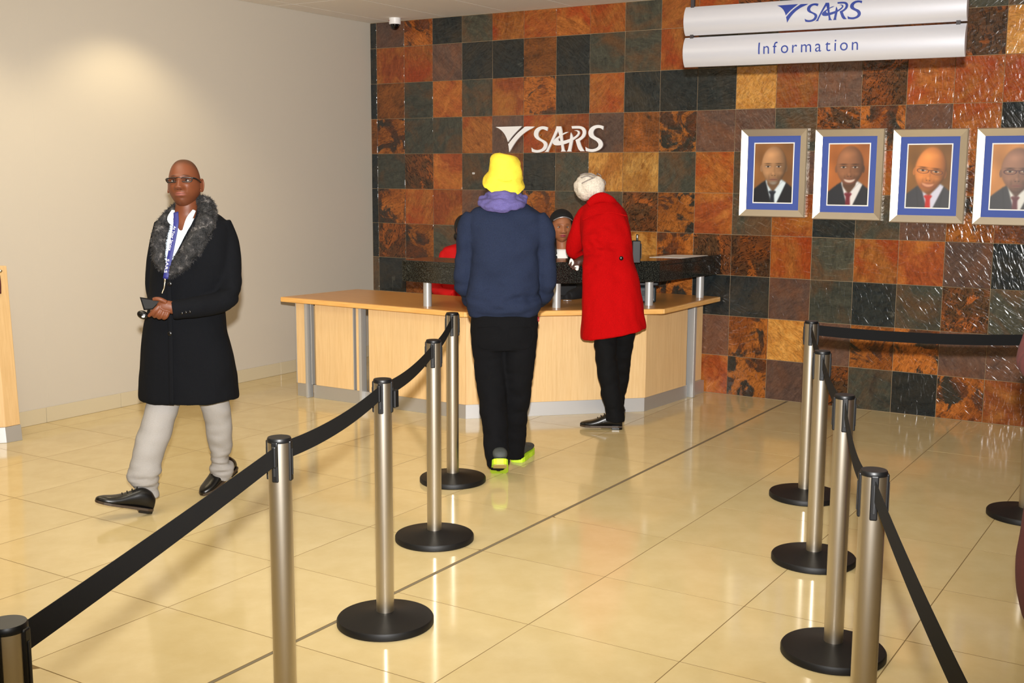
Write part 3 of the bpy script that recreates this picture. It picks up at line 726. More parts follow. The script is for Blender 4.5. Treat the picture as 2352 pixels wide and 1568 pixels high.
# ------------------------------------------------------------------ small things
dc = thing('dome_camera', (.405, -.17, CEIL), 'white and black dome security camera on the ceiling corner', 'security camera')
lathe('mount', [(0, -.052), (.047, -.052), (.050, -.046), (.050, -.0005), (0, -.0005)], white_gloss, dc, (.405, -.17, CEIL), 32)
lathe('dome', [(0, -.098)]+[(.040*math.sin(a), -.056-.042*math.cos(a)) for a in np.linspace(.2, 1.57, 9)]+[(.040, -.052), (0, -.052)], plain('dome_glass', (6, 6, 8), .05), dc, (.405, -.17, CEIL), 32)
me = text_me('BOSCH', .011); 
bpy.data.meshes.remove(me)
pb = at_y(905, 52, -.22)
box('maker_mark', (.375, -.2135, CEIL-.028), (.392, -.2125, CEIL-.018), plain('mark_red', (150, 40, 50), .5), dc)
st = box('wall_sticker', (1.085, -.0095, 1.637), (1.109, -.0085, 1.651), white_card, None); tag(st, 'tiny white label stuck on a grey slate tile left of yellow hat', 'sticker')
box('printed_line', (1.088, -.0099, 1.642), (1.106, -.0094, 1.646), plain('label_ink', (90, 90, 90), .6), st)

pc = at_z(1590, 583, 1.057)
pap = at_z(1541, 585, 1.0555), at_z(1570, 581, 1.0555), at_z(1636, 584, 1.0555), at_z(1600, 588, 1.0555)
pap = [np.array([3.03, -.62]), np.array([3.06, -.28]), np.array([3.30, -.20]), np.array([3.27, -.56])]
o = prism('paper_sheet', [(p[0], p[1], 1.0555) for p in pap], (0, 0, .0012), white_card, None, org=(3.16, -.4, 1.0555)); tag(o, 'white paper sheet lying at the right end of the granite shelf', 'paper')

# two-way radio on the shelf, seen past the red coat
rp = at_z(1462, 604, 1.0555)
rd = thing('two_way_radio', rp, 'black two-way radio standing upright on granite shelf behind red coat', 'radio')
def lb(name, lo, hi, m, parent, bev=.0):   # box in the view frame of its parent
    c = ORG[parent.name]; me = box_me(lo, hi, bev, 2, name); V = getv(me); setv(me, c+V[:, :1]*RG+V[:, 1:2]*HF+V[:, 2:]*UPV); return link(name, me, m, parent)
lb('body', (-.032, -.02, .0005), (.024, .02, .150), blackp, rd, .005); lb('belt_clip', (.026, -.008, .03), (.032, .008, .13), brown_leather, rd, .002)
lb('antenna', (-.006, -.007, .148), (.008, .007, .192), blackp, rd, .004); lb('maker_plate', (-.002, -.0086, .168), (.003, -.0072, .185), white_card, rd)
# card reader / printer under the shelf
cp = np.array([3.02, -.62, .7405])
pr = thing('desk_printer', cp, 'dark teal desk printer tucked under the granite shelf right end', 'printer')
lb('body', (-.20, -.11, .0005), (.05, .12, .115), dark_teal, pr, .012); lb('lid', (-.18, -.10, .1145), (.07, .12, .150), blackp, pr, .01)
lb('paper_slot', (-.05, -.113, .05), (.03, -.109, .085), blackp, pr, .001); lb('button_row', (-.02, -.114, .02), (.03, -.110, .028), silver_band, pr, .001)

# wooden counter end at the left edge
lc = np.array([.20, -3.95, 0]); 
lec = thing('lectern', (.1, -4.1, 0), 'tall maple wood counter end with grey plinth at the left edge', 'lectern')
e0 = at_z(50, 1010, 0); e1 = at_z(15, 1017, 0)
prism('wood_panel', [(e1[0], e1[1], .098), (e0[0]-.004, e0[1], .098), (e0[0]-.22, e0[1]-.05, .098), (e1[0]-.20, e1[1]-.25, .098)], (-.045, 0, .978), maple, lec, .004)
prism('plinth', [(e1[0]+.002, e1[1], 0), (e0[0]+.01, e0[1], 0), (e0[0]-.22, e0[1]-.05, 0), (e1[0]-.20, e1[1]-.25, 0)], (-.008, 0, .097), kick, lec, .002)

# ------------------------------------------------------------------ people: heads, bodies, shoes
def axes(yaw=0, pitch=0, roll=0):
    y, p, r = map(math.radians, (yaw, pitch, roll))
    f = NC*math.cos(y)+RG*math.sin(y); x = RG*math.cos(y)-NC*math.sin(y); u = UPV.copy()
    f, u = f*math.cos(p)+u*math.sin(p), u*math.cos(p)-f*math.sin(p)
    x, u = x*math.cos(r)+u*math.sin(r), u*math.cos(r)-x*math.sin(r)
    return x, f, u
def head(c, yaw=0, pitch=0, roll=0, s=1.0, skin_c=(110, 62, 38), lip=(128, 66, 58), female=False, brow=(30, 20, 16), scalp=None, hairline=.055):
    """face modelled as a displaced surface; returns verts, faces, colours, local->world, surface depth"""
    nt, npn = 150, 110; th = np.linspace(-math.pi, math.pi, nt, endpoint=False); ph = np.linspace(0, math.pi, npn)
    T, Pn = np.meshgrid(th, ph); dx = np.sin(Pn)*np.sin(T); dy = np.sin(Pn)*np.cos(T); dz = np.cos(Pn)
    hz = np.sin(Pn)**.80/np.maximum(np.sin(Pn), 1e-6); X = .0745*np.sign(dx)*np.abs(dx*hz)**.94; Y = np.where(dy > 0, .095, .102)*np.sign(dy)*np.abs(dy*hz)**.97; Z = .118*dz
    t = np.clip(-dz, 0, 1); X = X*(1-(.40 if female else .25)*t**2.4); Y = np.where(dy < 0, Y*(1-.52*np.clip((t-.1)/.9, 0, 1)), Y*(1-.10*t))
    X = X*(1+.05*np.exp(-((Z+.035)/.03)**2))
    m = np.clip(dy*1.8-.25, 0, 1); G = lambda a, b, sa, sb: np.exp(-((X-a)/sa)**2-((Z-b)/sb)**2)
    GG = lambda a, b, sa, sb: G(a, b, sa, sb)+G(-a, b, sa, sb)
    k = .7 if female else 1.0
    d = -.0105*GG(.031, .000, .017, .011) + .0055*k*GG(.028, .019, .022, .007)
    nz = np.clip((.014-Z)/.052, 0, 1); nose = (.003+.024*k**.4*nz**1.3)*np.exp(-(X/(.0085+.0100*nz))**2)*(1/(1+np.exp(-(Z+.046)/.0022)))*(1/(1+np.exp((Z-.016)/.006)))
    d += nose + .0115*GG(.0155, -.040, .0085, .0070) - .004*GG(.007, -.0465, .004, .003)
    d += .0065*G(0, -.066, .032, .020) + .0058*G(0, -.0605, .021, .0042) + .0075*G(0, -.0725, .018, .0050) - .0035*G(0, -.0665, .026, .0017) - .0015*G(0, -.054, .004, .005)
    d += -.003*G(0, -.083, .02, .005) + .0065*G(0, -.101, .018, .011) + .0045*GG(.045, -.026, .016, .014) - .003*GG(.046, -.062, .014, .018)
    d += -.0015*GG(.030, -.046, .004, .016)
    Y = Y+d*m
    x, f, u = axes(yaw, pitch, roll); c = np.asarray(c, float)
    L = lambda a, b, z: c + s*(np.multiply.outer(a, x) + np.multiply.outer(b, f) + np.multiply.outer(z, u))
    V = L(X.ravel(), Y.ravel(), Z.ravel()); F = []
    for j in range(npn-1):
        for i in range(nt):
            a = j*nt+i; b = j*nt+(i+1) % nt; F.append((a, b, b+nt, a+nt))
    base = np.array(lin(skin_c)[:3]); Cc = np.tile(base, (X.size, 1)); xf, yf, zf, mf = X.ravel(), Y.ravel(), Z.ravel(), m.ravel()
    def paint(mask, col, op=1.0):
        w = np.clip(mask*op, 0, 1)[:, None]; Cc[:] = Cc*(1-w)+np.array(lin(col)[:3])*w
    lm = np.exp(-(((np.abs(xf))/.0235)**4)) * np.clip((1-np.abs(zf+.0665)/(.0105*(1-.45*(xf/.024)**2)))*3, 0, 1)*(mf > .2)
    paint(lm, lip); paint(np.exp(-((zf+.0664)/.0011)**2-(xf/.022)**6)*(mf > .2), np.array(lip)*.4)
    bz = .0175+.004*np.cos((np.abs(xf)-.03)/.02); bw = .0022 if female else .0034
    paint(np.exp(-((zf-bz)/bw)**2-((np.abs(xf)-.031)/.0165)**4)*(mf > .2), brow, .85)
    paint(np.exp(-((np.abs(xf)-.0075)/.0034)**2-((zf+.0475)/.0018)**2)*(mf > .5), np.array(skin_c)*.3, .9)
    if not female: paint(np.clip((-zf-.045)/.03, 0, 1)*.30*(1-np.clip(lm, 0, 1)), np.array(skin_c)*.55)
    paint(np.exp(-((np.abs(xf)-.031)/.018)**2-(zf/.012)**2)*(mf > .2), np.array(skin_c)*.72, .45)
    if scalp is not None: paint(1/(1+np.exp(-(zf-hairline-.35*np.clip(yf, -.1, .1)*.9)/.006)), scalp, .8)
    def surf(a, z):
        q = np.argmin((xf-a)**2+(zf-z)**2+(yf < 0)*1.0); return yf[q]
    # ears
    parts = [(V, F)]; cols = [Cc]
    for sg in (-1, 1):
        ea = np.array([sg*.0745, -.008, -.008]); A = s*(x*sg*.007+f*-.004); B = s*(f*.0175-x*sg*.010); Cz = s*(u*.033-f*.006)
        w, g = ell(L(*ea), A, B, Cz, 20, 14); parts.append((w, g)); cols.append(np.tile(base*.95, (len(w), 1)))
        w, g = limb([L(sg*.079, .004, -.028), L(sg*.082, -.006, -.038), L(sg*.085, -.020, -.026), L(sg*.086, -.025, .004), L(sg*.083, -.017, .023), L(sg*.079, -.004, .021)], [.0042*s]*6, 8, 4); parts.append((w, g)); cols.append(np.tile(base, (len(w), 1)))
    # upper and lower lids
    for sg in (-1, 1):
        ys = surf(sg*.031, 0)
        w, g = limb([L(sg*.017, ys-.001, -.001), L(sg*.024, ys+.0048, .0058), L(sg*.032, ys+.0055, .0070), L(sg*.040, ys+.003, .0055), L(sg*.046, ys-.006, .000)], np.array([.001, .0022, .0026, .0022, .001])*s, 8, 4); parts.append((w, g)); cols.append(np.tile(base*.72, (len(w), 1)))
        w, g = limb([L(sg*.018, ys-.001, -.003), L(sg*.031, ys+.0035, -.0078), L(sg*.045, ys-.006, -.003)], np.array([.001, .0018, .001])*s, 8, 5); parts.append((w, g)); cols.append(np.tile(base*.9, (len(w), 1)))
    Vv, Ff = join(parts)
    return dict(V=Vv, F=Ff, C=np.vstack(cols), L=L, surf=surf, x=x, f=f, u=u, s=s)
def eyes(hd, parent):
    for sg in (-1, 1):
        ys = hd['surf'](sg*.031, 0); s = hd['s']; L = hd['L']
        w, g = ell(L(sg*.031, ys-.002, -.0005), hd['x']*.0120*s, hd['f']*.0058*s, hd['u']*.0054*s, 18, 12); e = part('eye', w, g, eye_white, parent, True)
        w, g = ell(L(sg*.031, ys+.0018, .0004), hd['x']*.0058*s, hd['f']*.0030*s, hd['u']*.0056*s, 14, 10); part('iris', w, g, iris_m, e, True)
def make_body(parent, shells, hd=None, hands=None, skin_c=(110, 62, 38), vox=.014):
    V = []; F = []; Cc = []; n = 0; base = np.array(lin(skin_c)[:3])
    def add(v, f, c):
        nonlocal n
        V.append(v); F.extend([tuple(i+n for i in q) for q in f]); Cc.append(c); n += len(v)
    for sh, vx, it in ((shells, vox, 3), (hands, .0026, 2)):
        if not sh: continue
        me = blend(sh, vx, it); v = getv(me); add(v, [tuple(p.vertices) for p in me.polygons], np.tile(base, (len(v), 1))); bpy.data.meshes.remove(me)
    if hd: add(hd['V'], hd['F'], hd['C'])
    me = mesh(np.vstack(V), F, True, 'body'); bm = bmesh.new(); bm.from_mesh(me); bmesh.ops.recalc_face_normals(bm, faces=bm.faces); bm.to_mesh(me); bm.free()
    at_ = me.color_attributes.new('Col', 'FLOAT_COLOR', 'POINT'); c4 = np.hstack([np.vstack(Cc), np.ones((n, 1))]); at_.data.foreach_set('color', c4.ravel())
    return link('body', me, skin_m, parent)
def shoe(parent, pos, dirv, pitch=0.0, pivot='heel', Ln=.285, style='leather', lift=0.0, name='shoe'):
    d = np.array([dirv[0], dirv[1], 0.0]); d /= np.linalg.norm(d); n = np.array([-d[1], d[0], 0]); p = math.radians(pitch)
    fx = d*math.cos(p)+UPV*math.sin(p); uz = UPV*math.cos(p)-d*math.sin(p); piv = 0.0 if pivot == 'heel' else Ln*.9
    P0_ = np.array([pos[0], pos[1], lift]); k = Ln/.285
    W = lambda a, b, z: P0_ + fx*(a-piv) + n*b + uz*z
    sole_h = .012 if style == 'leather' else .028
    if style == 'leather': prof = [(.002, .026, .012, .072), (.03, .035, .012, .100), (.075, .037, .012, .112), (.12, .039, .012, .092), (.17, .043, .010, .066), (.215, .044, .006, .052), (.25, .038, .006, .046), (.278, .022, .008, .038), (.288, .008, .012, .030)]
    else: prof = [(.0, .014, .026, .056), (.008, .030, .024, .066), (.03, .039, .020, .085), (.08, .041, .020, .100), (.12, .041, .020, .080), (.17, .046, .020, .064), (.22, .046, .020, .058), (.26, .036, .022, .052), (.286, .012, .028, .042)]
    C = []; A = []; B = []
    for a, hw, z0, z1 in prof: C.append(W(a*k, 0, (z0+z1)/2+sole_h*.3)); A.append(n*hw); B.append(uz*(z1-z0)/2)
    v, f = loft(C, A, B, 24, 4, 2.3); up = part(name, v, f, leather if style == 'leather' else grey_knit, parent, True)
    out = [(a*k, hw+.004) for a, hw, *_ in prof]; pts = [(a, h) for a, h in out]+[(a, -h) for a, h in out[::-1]]
    prism('sole', [W(a, h, 0.0 if style != 'leather' else .014) for a, h in pts], uz*(sole_h if style == 'leather' else .030), brown_leather if style == 'leather' else neon, up, .002)
    if style == 'leather':
        prism('heel', [W(a, h, 0) for a, h in [(.002, .022), (.02, .034), (.07, .036), (.07, -.036), (.02, -.034), (.002, -.022)]], uz*.028, leather, up, .002)
    else:
        prism('heel_pad', [W(a, h, -.003) for a, h in [(.010, .020), (.02, .030), (.04, .036), (.11, .036), (.11, -.036), (.04, -.036), (.02, -.030), (.010, -.020)]], uz*.006, tan_sole, up, .001)
    for q in range(4):
        a = (.10+.022*q)*k; zt_ = (.110-.013*q if style == 'leather' else .092-.010*q)+sole_h*.3
        v, f = limb([W(a, -.022, zt_-.012), W(a+.004, 0, zt_+.001), W(a, .022, zt_-.012)], [.0022]*3, 8, 4); part('lace', v, f, blackp if style == 'leather' else neon, up, True)
    return up
def inner(pts, k=.55): return [p[:3]+tuple(q*k for q in p[3:]) for p in pts]
def ribbon(pts, hw, nrm, th=.0012, sub=6):
    """flat strip through world points; hw half width, nrm facing direction(s)"""
    P = catmull(np.asarray(pts, float), sub); T = np.gradient(P, axis=0); T /= np.linalg.norm(T, axis=1)[:, None]
    N = np.tile(np.asarray(nrm, float), (len(P), 1)); A = np.cross(T, N); A /= np.linalg.norm(A, axis=1)[:, None]; B = np.cross(A, T)
    return loft(P, A*hw, B*th, 8, 1, 6)
def tuft(me, n, ln, seed, side=None):
    """short fur blades growing out of a surface"""
    r = np.random.default_rng(seed); V = getv(me); N = np.empty(len(V)*3); me.vertices.foreach_get('normal', N); N = N.reshape(-1, 3)
    k = r.integers(0, len(V), n); out = []; F = []
    for i, q in enumerate(k):
        d = N[q]+r.normal(0, .45, 3)+np.array([0, 0, -.45]); d /= np.linalg.norm(d); sd = np.cross(d, r.normal(0, 1, 3)); sd /= np.linalg.norm(sd); L_ = ln*r.uniform(.5, 1.2); b_ = V[q]-N[q]*.002
        out += [b_-sd*.0016, b_+sd*.0016, b_+d*L_]; F.append((3*i, 3*i+1, 3*i+2))
    return out, F
OLIVE = (112, 62, 36)

# ------------------------------------------------------------------ walking man in the black coat
fr = Fr(at_z(420, 1158)); px = fr.px
man = thing('person', fr.O, 'walking person in long black coat with fur collar and glasses', 'person')
front = [(405, 850, 0, 40), (385, 900, .02, 40), (373, 937, .05, 36), (351, 1004, .09, 36), (336, 1060, .12, 34), (330, 1089, .13, 33), (334, 1112, .12, 28), (338, 1130, .11, 26), (342, 1146, .11, 24)]
backl = [(470, 850, 0, 40), (485, 900, -.03, 36), (497, 937, -.06, 32), (504, 1004, -.14, 29), (506, 1055, -.22, 24), (511, 1074, -.25, 28), (509, 1086, -.26, 25), (505, 1098, -.26, 23)]
me = blend([plimb(fr, front), plimb(fr, backl), torso(fr, [(760, 380, 500, .10, 0), (830, 365, 515, .12, 0), (900, 360, 512, .11, 0)])], .008, 3)
wrinkle(me, .013, (6, 6, 11), 3, lambda V: .55+.45*np.exp(-((V[:, 2]-.14)/.10)**2)); wrinkle(me, .011, (8, 8, 34), 4, lambda V: np.exp(-((V[:, 2]-.15)/.07)**2)); link('trousers', me, chino, man)
crings = [(478, 408, 466, .055, .0), (488, 390, 492, .085, .0), (500, 374, 512, .105, .0), (522, 360, 530, .12, .0), (570, 352, 536, .135, 0), (630, 349, 532, .14, 0), (690, 344, 518, .135, 0), (740, 334, 518, .135, 0), (800, 327, 531, .145, 0), (860, 322, 542, .16, 0), (905, 321, 547, .165, 0), (916, 326, 546, .162, 0)]
l_sl = [(505, 512, 0, 24), (522, 560, .0, 26), (529, 620, .02, 24), (526, 668, .06, 25), (505, 694, .12, 25), (455, 704, .19, 23), (418, 710, .225, 21), (396, 712, .235, 21)]
r_sl = [(378, 515, -.04, 22), (362, 570, -.06, 22), (356, 640, -.05, 20), (356, 680, .0, 18), (362, 705, .14, 15), (368, 712, .18, 13)]
me = blend([torso(fr, crings), plimb(fr, l_sl), plimb(fr, r_sl)], .007, 4)
wrinkle(me, .006, (9, 9, 6), 1); wrinkle(me, .011, (10, 10, 18), 2, lambda V: np.exp(-np.sum((V-fr.at(520, 680, .08))**2, 1)/.10**2))
OPEN = [(398, 470), (455, 470), (448, 500), (425, 540), (400, 590), (384, 622), (376, 600), (378, 560), (386, 515)]
cut(me, OPEN); coat = link('coat', me, black_cloth, man)
# button line, cuff buttons, front edge
v, f = ribbon([fr.at(387, 640, .155), fr.at(390, 720, .158), fr.at(392, 800, .168), fr.at(393, 870, .185), fr.at(394, 930, .186)], .012, NC, .003); part('front_placket', v, f, black_cloth, coat, True)
for U, V_, w_ in ((390, 652, .163), (390, 766, .170)):
    v, f = ell(fr.at(U, V_, w_), RG*.011, NC*.004, UPV*.011, 16, 8); part('button', v, f, leather, coat, True)
for q in range(3):
    v, f = ell(fr.at(418+q*9, 719-q*1.5, .262), RG*.007, NC*.004, UPV*.007, 12, 8); part('cuff_button', v, f, leather, coat, True)
v, f = ribbon([fr.at(470, 600, .135), fr.at(500, 602, .125)], .004, NC, .002); 
fur1 = plimb(fr, [(452, 462, -.02, 14, 22), (472, 470, .01, 17, 22), (476, 500, .07, 20, 18), (462, 535, .115, 22, 13), (440, 572, .135, 21, 12), (415, 604, .145, 18, 11), (394, 626, .15, 11, 9), (384, 640, .152, 4, 5)])
fur2 = plimb(fr, [(430, 468, -.06, 12, 14), (402, 484, .0, 13, 14), (381, 508, .07, 15, 13), (367, 540, .11, 15, 12), (363, 575, .125, 14, 11), (367, 603, .14, 11, 9), (378, 622, .148, 5, 6)])
fur3 = plimb(fr, [(402, 484, -.02, 12), (430, 470, -.07, 14), (458, 462, -.05, 15)])
me = blend([fur1, fur2, fur3], .006, 2); wrinkle(me, .008, (26, 26, 26), 5); fc = link('fur_collar', me, fur_m, man)
me2 = blend([fur1, fur2, fur3], .010, 1); v, f = tuft(me2, 9000, .016, 4); o = part('fur_pile', v, f, fur_m, fc); o['kind'] = 'stuff'; bpy.data.meshes.remove(me2)
hd = head(fr.at(424, 422.5, .02), yaw=0, pitch=13, roll=2, s=.975, skin_c=(104, 56, 32), lip=(136, 78, 66), scalp=(70, 42, 26), hairline=.066)
neck = limb([hd['L'](0, -.018, -.055), hd['L'](.004, -.030, -.115), fr.at(424, 500, .0), fr.at(428, 530, 0)], [.054, .055, .062, .085], 24, 4)
hand = [plimb(fr, [(402, 708, .236, 13, 12), (388, 705, .245, 14, 10), (374, 704, .25, 14, 9), (365, 707, .25, 10, 8)], 18, 4)]
for pts in ([(366, 702, .262), (356, 712, .268), (348, 720, .264), (341, 726, .258)], [(369, 710, .266), (363, 719, .272), (358, 725, .264), (354, 727, .252)], [(377, 714, .266), (372, 724, .27), (367, 729, .26), (363, 729, .25)], [(386, 716, .262), (382, 726, .264), (377, 730, .256), (373, 729, .246)], [(382, 694, .258), (370, 688, .268), (360, 686, .27), (351, 687, .268)]):
    hand.append(limb([fr.at(*p) for p in pts], [.0105, .0102, .0094, .0075], 14, 4))
hand2 = [plimb(fr, [(366, 712, .19, 10, 9), (358, 716, .215, 11, 8), (348, 720, .23, 8, 7)], 16, 4)]
body = make_body(man, [neck, torso(fr, [(500, 395, 480, .07, 0), (540, 375, 510, .10, 0), (640, 370, 505, .105, 0), (760, 375, 500, .10, 0), (860, 378, 500, .10, 0)]), plimb(fr, inner(l_sl)), plimb(fr, inner(r_sl)), plimb(fr, inner(front)), plimb(fr, inner(backl))], hd, hand+hand2, (104, 56, 32))
eyes(hd, body)
# shirt with open collar
me = blend([torso(fr, [(500, 398, 474, .078, 0), (520, 378, 505, .106, 0), (560, 370, 515, .122, 0), (620, 365, 515, .128, 0), (660, 368, 510, .124, 0)])], .008, 2); cut(me, [(402, 470), (445, 470), (418, 532), (409, 528)]); shirt = link('shirt', me, shirt_m, man)
v, f = limb([fr.at(398, 483, .075), fr.at(391, 503, .115), fr.at(398, 519, .135)], np.array([(4, 1.6), (7, 1.6), (1.5, 1.2)])*px, 12, 4); part('collar', v, f, shirt_m, shirt, True)
v, f = limb([fr.at(446, 483, .085), fr.at(434, 503, .118), fr.at(421, 527, .135)], np.array([(4, 1.6), (6, 1.6), (1.5, 1.2)])*px, 12, 4); part('collar', v, f, shirt_m, shirt, True)
# lanyard
lpts = [fr.at(404, 487, .105), fr.at(404, 515, .145), fr.at(396, 560, .152), fr.at(387, 605, .160), fr.at(380, 640, .168)]
v, f = ribbon(lpts, .0125, NC, .0012); ly = part('lanyard', v, f, lanyard_m, man, True)
def text_on(s, size, p, q, parent, m, up_off=0.0):
    me = text_me(s, size); V = getv(me); wdt = V[:, 0].max(); d = (q-p)/np.linalg.norm(q-p); a = np.cross(NC, d); a /= np.linalg.norm(a)
    if a @ RG < 0: a = -a
    sc_ = np.linalg.norm(q-p)/wdt
    setv(me, p + V[:, :1]*d*sc_ + (V[:, 1:2]+up_off)*a + NC*.0045); link('lettering', me, m, parent)['kind'] = 'stuff'
text_on('At Your Service', .016, fr.at(402.5, 519, .149), fr.at(390.5, 575, .158), ly, white_card, -.006)
text_on('SARS', .018, fr.at(386.5, 594, .161), fr.at(380.5, 626, .168), ly, white_card, -.006)
v, f = limb([fr.at(379.5, 640, .17), fr.at(378.5, 650, .172), fr.at(377, 662, .18), fr.at(372, 674, .2)], [.006, .004, .0035, .003], 10, 4); part('metal_clip', v, f, gold_clip, ly, True)
# spectacles
gl = []; L = hd['L']
def gpt(a, z): return L(a, hd['surf'](a*.72, z)+.012-.18*abs(a)*abs(a)*8, z)
spec = None
for sg in (-1, 1):
    c0 = sg*.034; yb = hd['surf'](.024*sg, .0)+.010
    loop = [(c0-.025, .009), (c0-.012, .0110), (c0+.012, .0110), (c0+.025, .009), (c0+.024, -.005), (c0+.014, -.010), (c0-.014, -.010), (c0-.024, -.005), (c0-.025, .009)]
    P = [L(a, yb-.30*max(0, abs(a)-.03), z) for a, z in loop]
    v, f = limb(P, [.0024]*len(P), 8, 4); 
    if spec is None: spec = part('spectacles', v, f, lens_m, man, True)
    else: part('rim', v, f, lens_m, spec, True)
    ln = part('lens', P[:-1], [tuple(range(8))], lens_glass, spec)
    v, f = limb([L(sg*.059, yb-.010, .010), L(sg*.072, yb-.030, .010), L(sg*.078, yb-.07, .008), L(sg*.079, -.004, .006)], np.array([(.004, .004), (.004, .0045), (.003, .004), (.0025, .003)]), 8, 4); part('temple', v, f, lens_m, spec, True)
v, f = limb([L(-.010, hd['surf'](0, .006)+.006, .008), L(0, hd['surf'](0, .006)+.008, .0095), L(.010, hd['surf'](0, .006)+.006, .008)], [.0018]*3, 8, 4); part('bridge', v, f, lens_m, spec, True)
hl = at_z(349, 1179); shoe(man, hl, -RG*.87+NC*.42, 16, 'heel', .270, lift=.003)
tt = at_z(474, 1136); shoe(man, tt, -RG*.46+NC*.88, -20, 'toe', .265)
# what he carries
wal = thing('wallet', fr.at(345, 697, .25), 'open black wallet held in the walking person\'s hand', 'wallet')
q = [(322, 682), (372, 690), (352, 710), (331, 712)]; prism('cover', [fr.at(a, c, .245) for a, c in q], NC*.006, leather, wal); q = [(325, 685), (366, 692), (350, 708), (333, 709)]; prism('inner_leaf', [fr.at(a, c, .2515) for a, c in q], NC*.002, plain('wallet_lining', (14, 14, 15), .6), wal)
gad = thing('pouch', fr.at(327, 723, .25), 'small rounded black pouch with pale badge under the wallet', 'pouch')
v, f = ell(fr.at(328, 723, .25), RG*.026, NC*.016, UPV*.021-RG*.006, 20, 12); part('case', v, f, leather, gad, True); v, f = ell(fr.at(329, 727, .267), RG*.008, NC*.003, UPV*.005, 16, 8); part('badge', v, f, white_card, gad, True)

# ------------------------------------------------------------------ man in navy hoodie and yellow hat
fr = Fr(at_z(1160, 1078)); px = fr.px
blue = thing('person', fr.O, 'person seen from behind in navy hoodie and yellow bucket hat', 'person')
ll = [(1126, 720, 0, 44), (1124, 760, 0, 42), (1124, 820, 0, 37), (1130, 890, .02, 33), (1136, 960, .09, 30), (1141, 1030, .17, 28), (1144, 1064, .25, 26)]
rl = [(1192, 720, 0, 44), (1194, 760, 0, 41), (1192, 820, 0, 36), (1188, 890, -.03, 33), (1184, 960, -.08, 28), (1181, 1020, -.13, 26), (1180, 1046, -.15, 25)]
me = blend([plimb(fr, ll), plimb(fr, rl), torso(fr, [(700, 1086, 1232, .10, 0), (730, 1084, 1235, .115, 0), (770, 1086, 1234, .12, .0), (800, 1092, 1228, .105, 0)])], .008, 3)
wrinkle(me, .009, (8, 8, 14), 8, lambda V: .4+.6*np.exp(-((V[:, 2]-.35)/.35)**2)); tr = link('jeans', me, jeans, blue)
for U in (1122, 1195):
    q = [(U-26, 752), (U+26, 752), (U+24, 792), (U, 802), (U-24, 792)]; v, f = ribbon([fr.at(a, c, .128) for a, c in q+q[:1]], .0015, NC, .002, 3); part('pocket_seam', v, f, jeans, tr)
trg = [(455, 1126, 1186, .06, -.01), (466, 1108, 1208, .08, -.01), (480, 1088, 1230, .10, 0), (502, 1076, 1246, .12, 0), (545, 1074, 1246, .135, 0), (600, 1078, 1240, .145, 0), (655, 1078, 1238, .145, 0), (696, 1074, 1240, .145, 0), (714, 1076, 1240, .14, 0), (724, 1080, 1236, .125, 0)]
bl = [(1092, 498, 0, 24), (1076, 530, 0, 26), (1069, 580, 0, 23), (1065, 630, -.01, 21), (1068, 665, -.06, 21), (1082, 684, -.16, 20), (1104, 690, -.24, 17)]
br = [(1230, 498, 0, 24), (1246, 530, 0, 26), (1254, 580, 0, 23), (1256, 630, -.01, 22), (1252, 665, -.06, 22), (1236, 686, -.16, 20), (1214, 692, -.24, 17)]
me = blend([torso(fr, trg), plimb(fr, bl), plimb(fr, br)], .008, 3)
wrinkle(me, .013, (6, 6, 8), 11); wrinkle(me, .016, (7, 7, 16), 12, lambda V: np.exp(-((V[:, 2]-fr.at(1160, 690)[2])/.09)**2)); hood = link('hoodie', me, navy, blue)
me = blend([plimb(fr, [(1108, 456, .0, 8, 10), (1112, 466, .07, 12, 10), (1130, 472, .13, 14, 9), (1153, 474, .155, 14, 9), (1178, 471, .13, 13, 9), (1198, 465, .07, 12, 10), (1204, 456, .0, 8, 10)]), plimb(fr, [(1120, 450, .02, 8), (1136, 450, .10, 10), (1155, 450, .125, 11), (1176, 451, .10, 10), (1194, 452, .02, 8)]), plimb(fr, [(1140, 470, .14, 9, 7), (1153, 481, .155, 7, 5), (1166, 470, .14, 9, 7)])], .006, 3)
wrinkle(me, .010, (14, 14, 30), 5); link('hood', me, lilac, hood)
bs = (58, 36, 26)
hd = head(fr.at(1158, 408, -.02), yaw=168, s=.97, skin_c=bs, scalp=(22, 18, 16), hairline=-.05)
neck = limb([fr.at(1158, 420, -.03), fr.at(1158, 445, -.03), fr.at(1156, 480, -.01)], [.056, .056, .075], 20, 4)
bo = make_body(blue, [neck, torso(fr, [(480, 1110, 1205, .07, 0), (520, 1095, 1225, .10, 0), (700, 1095, 1222, .11, 0), (780, 1100, 1222, .09, 0)]), plimb(fr, inner(bl)), plimb(fr, inner(br)), plimb(fr, inner(ll)), plimb(fr, inner(rl))], hd, None, bs)
C = []; A = []; B = []
for V_, ul, ur, hd_, dr in ((353, 1148, 1166, .03, 0), (355, 1136, 1180, .065, .0), (362, 1127, 1191, .090, .01), (378, 1124, 1197, .100, .015), (394, 1122, 1199, .102, .02), (402, 1120, 1200, .104, .026), (406, 1117, 1201, .112, .032), (413, 1112, 1203, .124, .044), (420, 1108, 1205, .136, .058), (422, 1109, 1204, .136, .060), (418, 1118, 1197, .115, .045)):
    a, b_ = fr.at(ul, V_, -.02), fr.at(ur, V_, -.02); C.append((a+b_)/2); A.append((b_-a)/2-UPV*(.012 if V_ > 395 else .006)); B.append(NC*hd_-UPV*dr)
v, f = loft(C, A, B, 48, 5); me = mesh(v, f, True); wrinkle(me, .006, (14, 14, 30), 2, lambda V: (V[:, 2] < fr.at(1158, 362)[2])*1.0); hat = link('bucket_hat', me, yellow, blue)
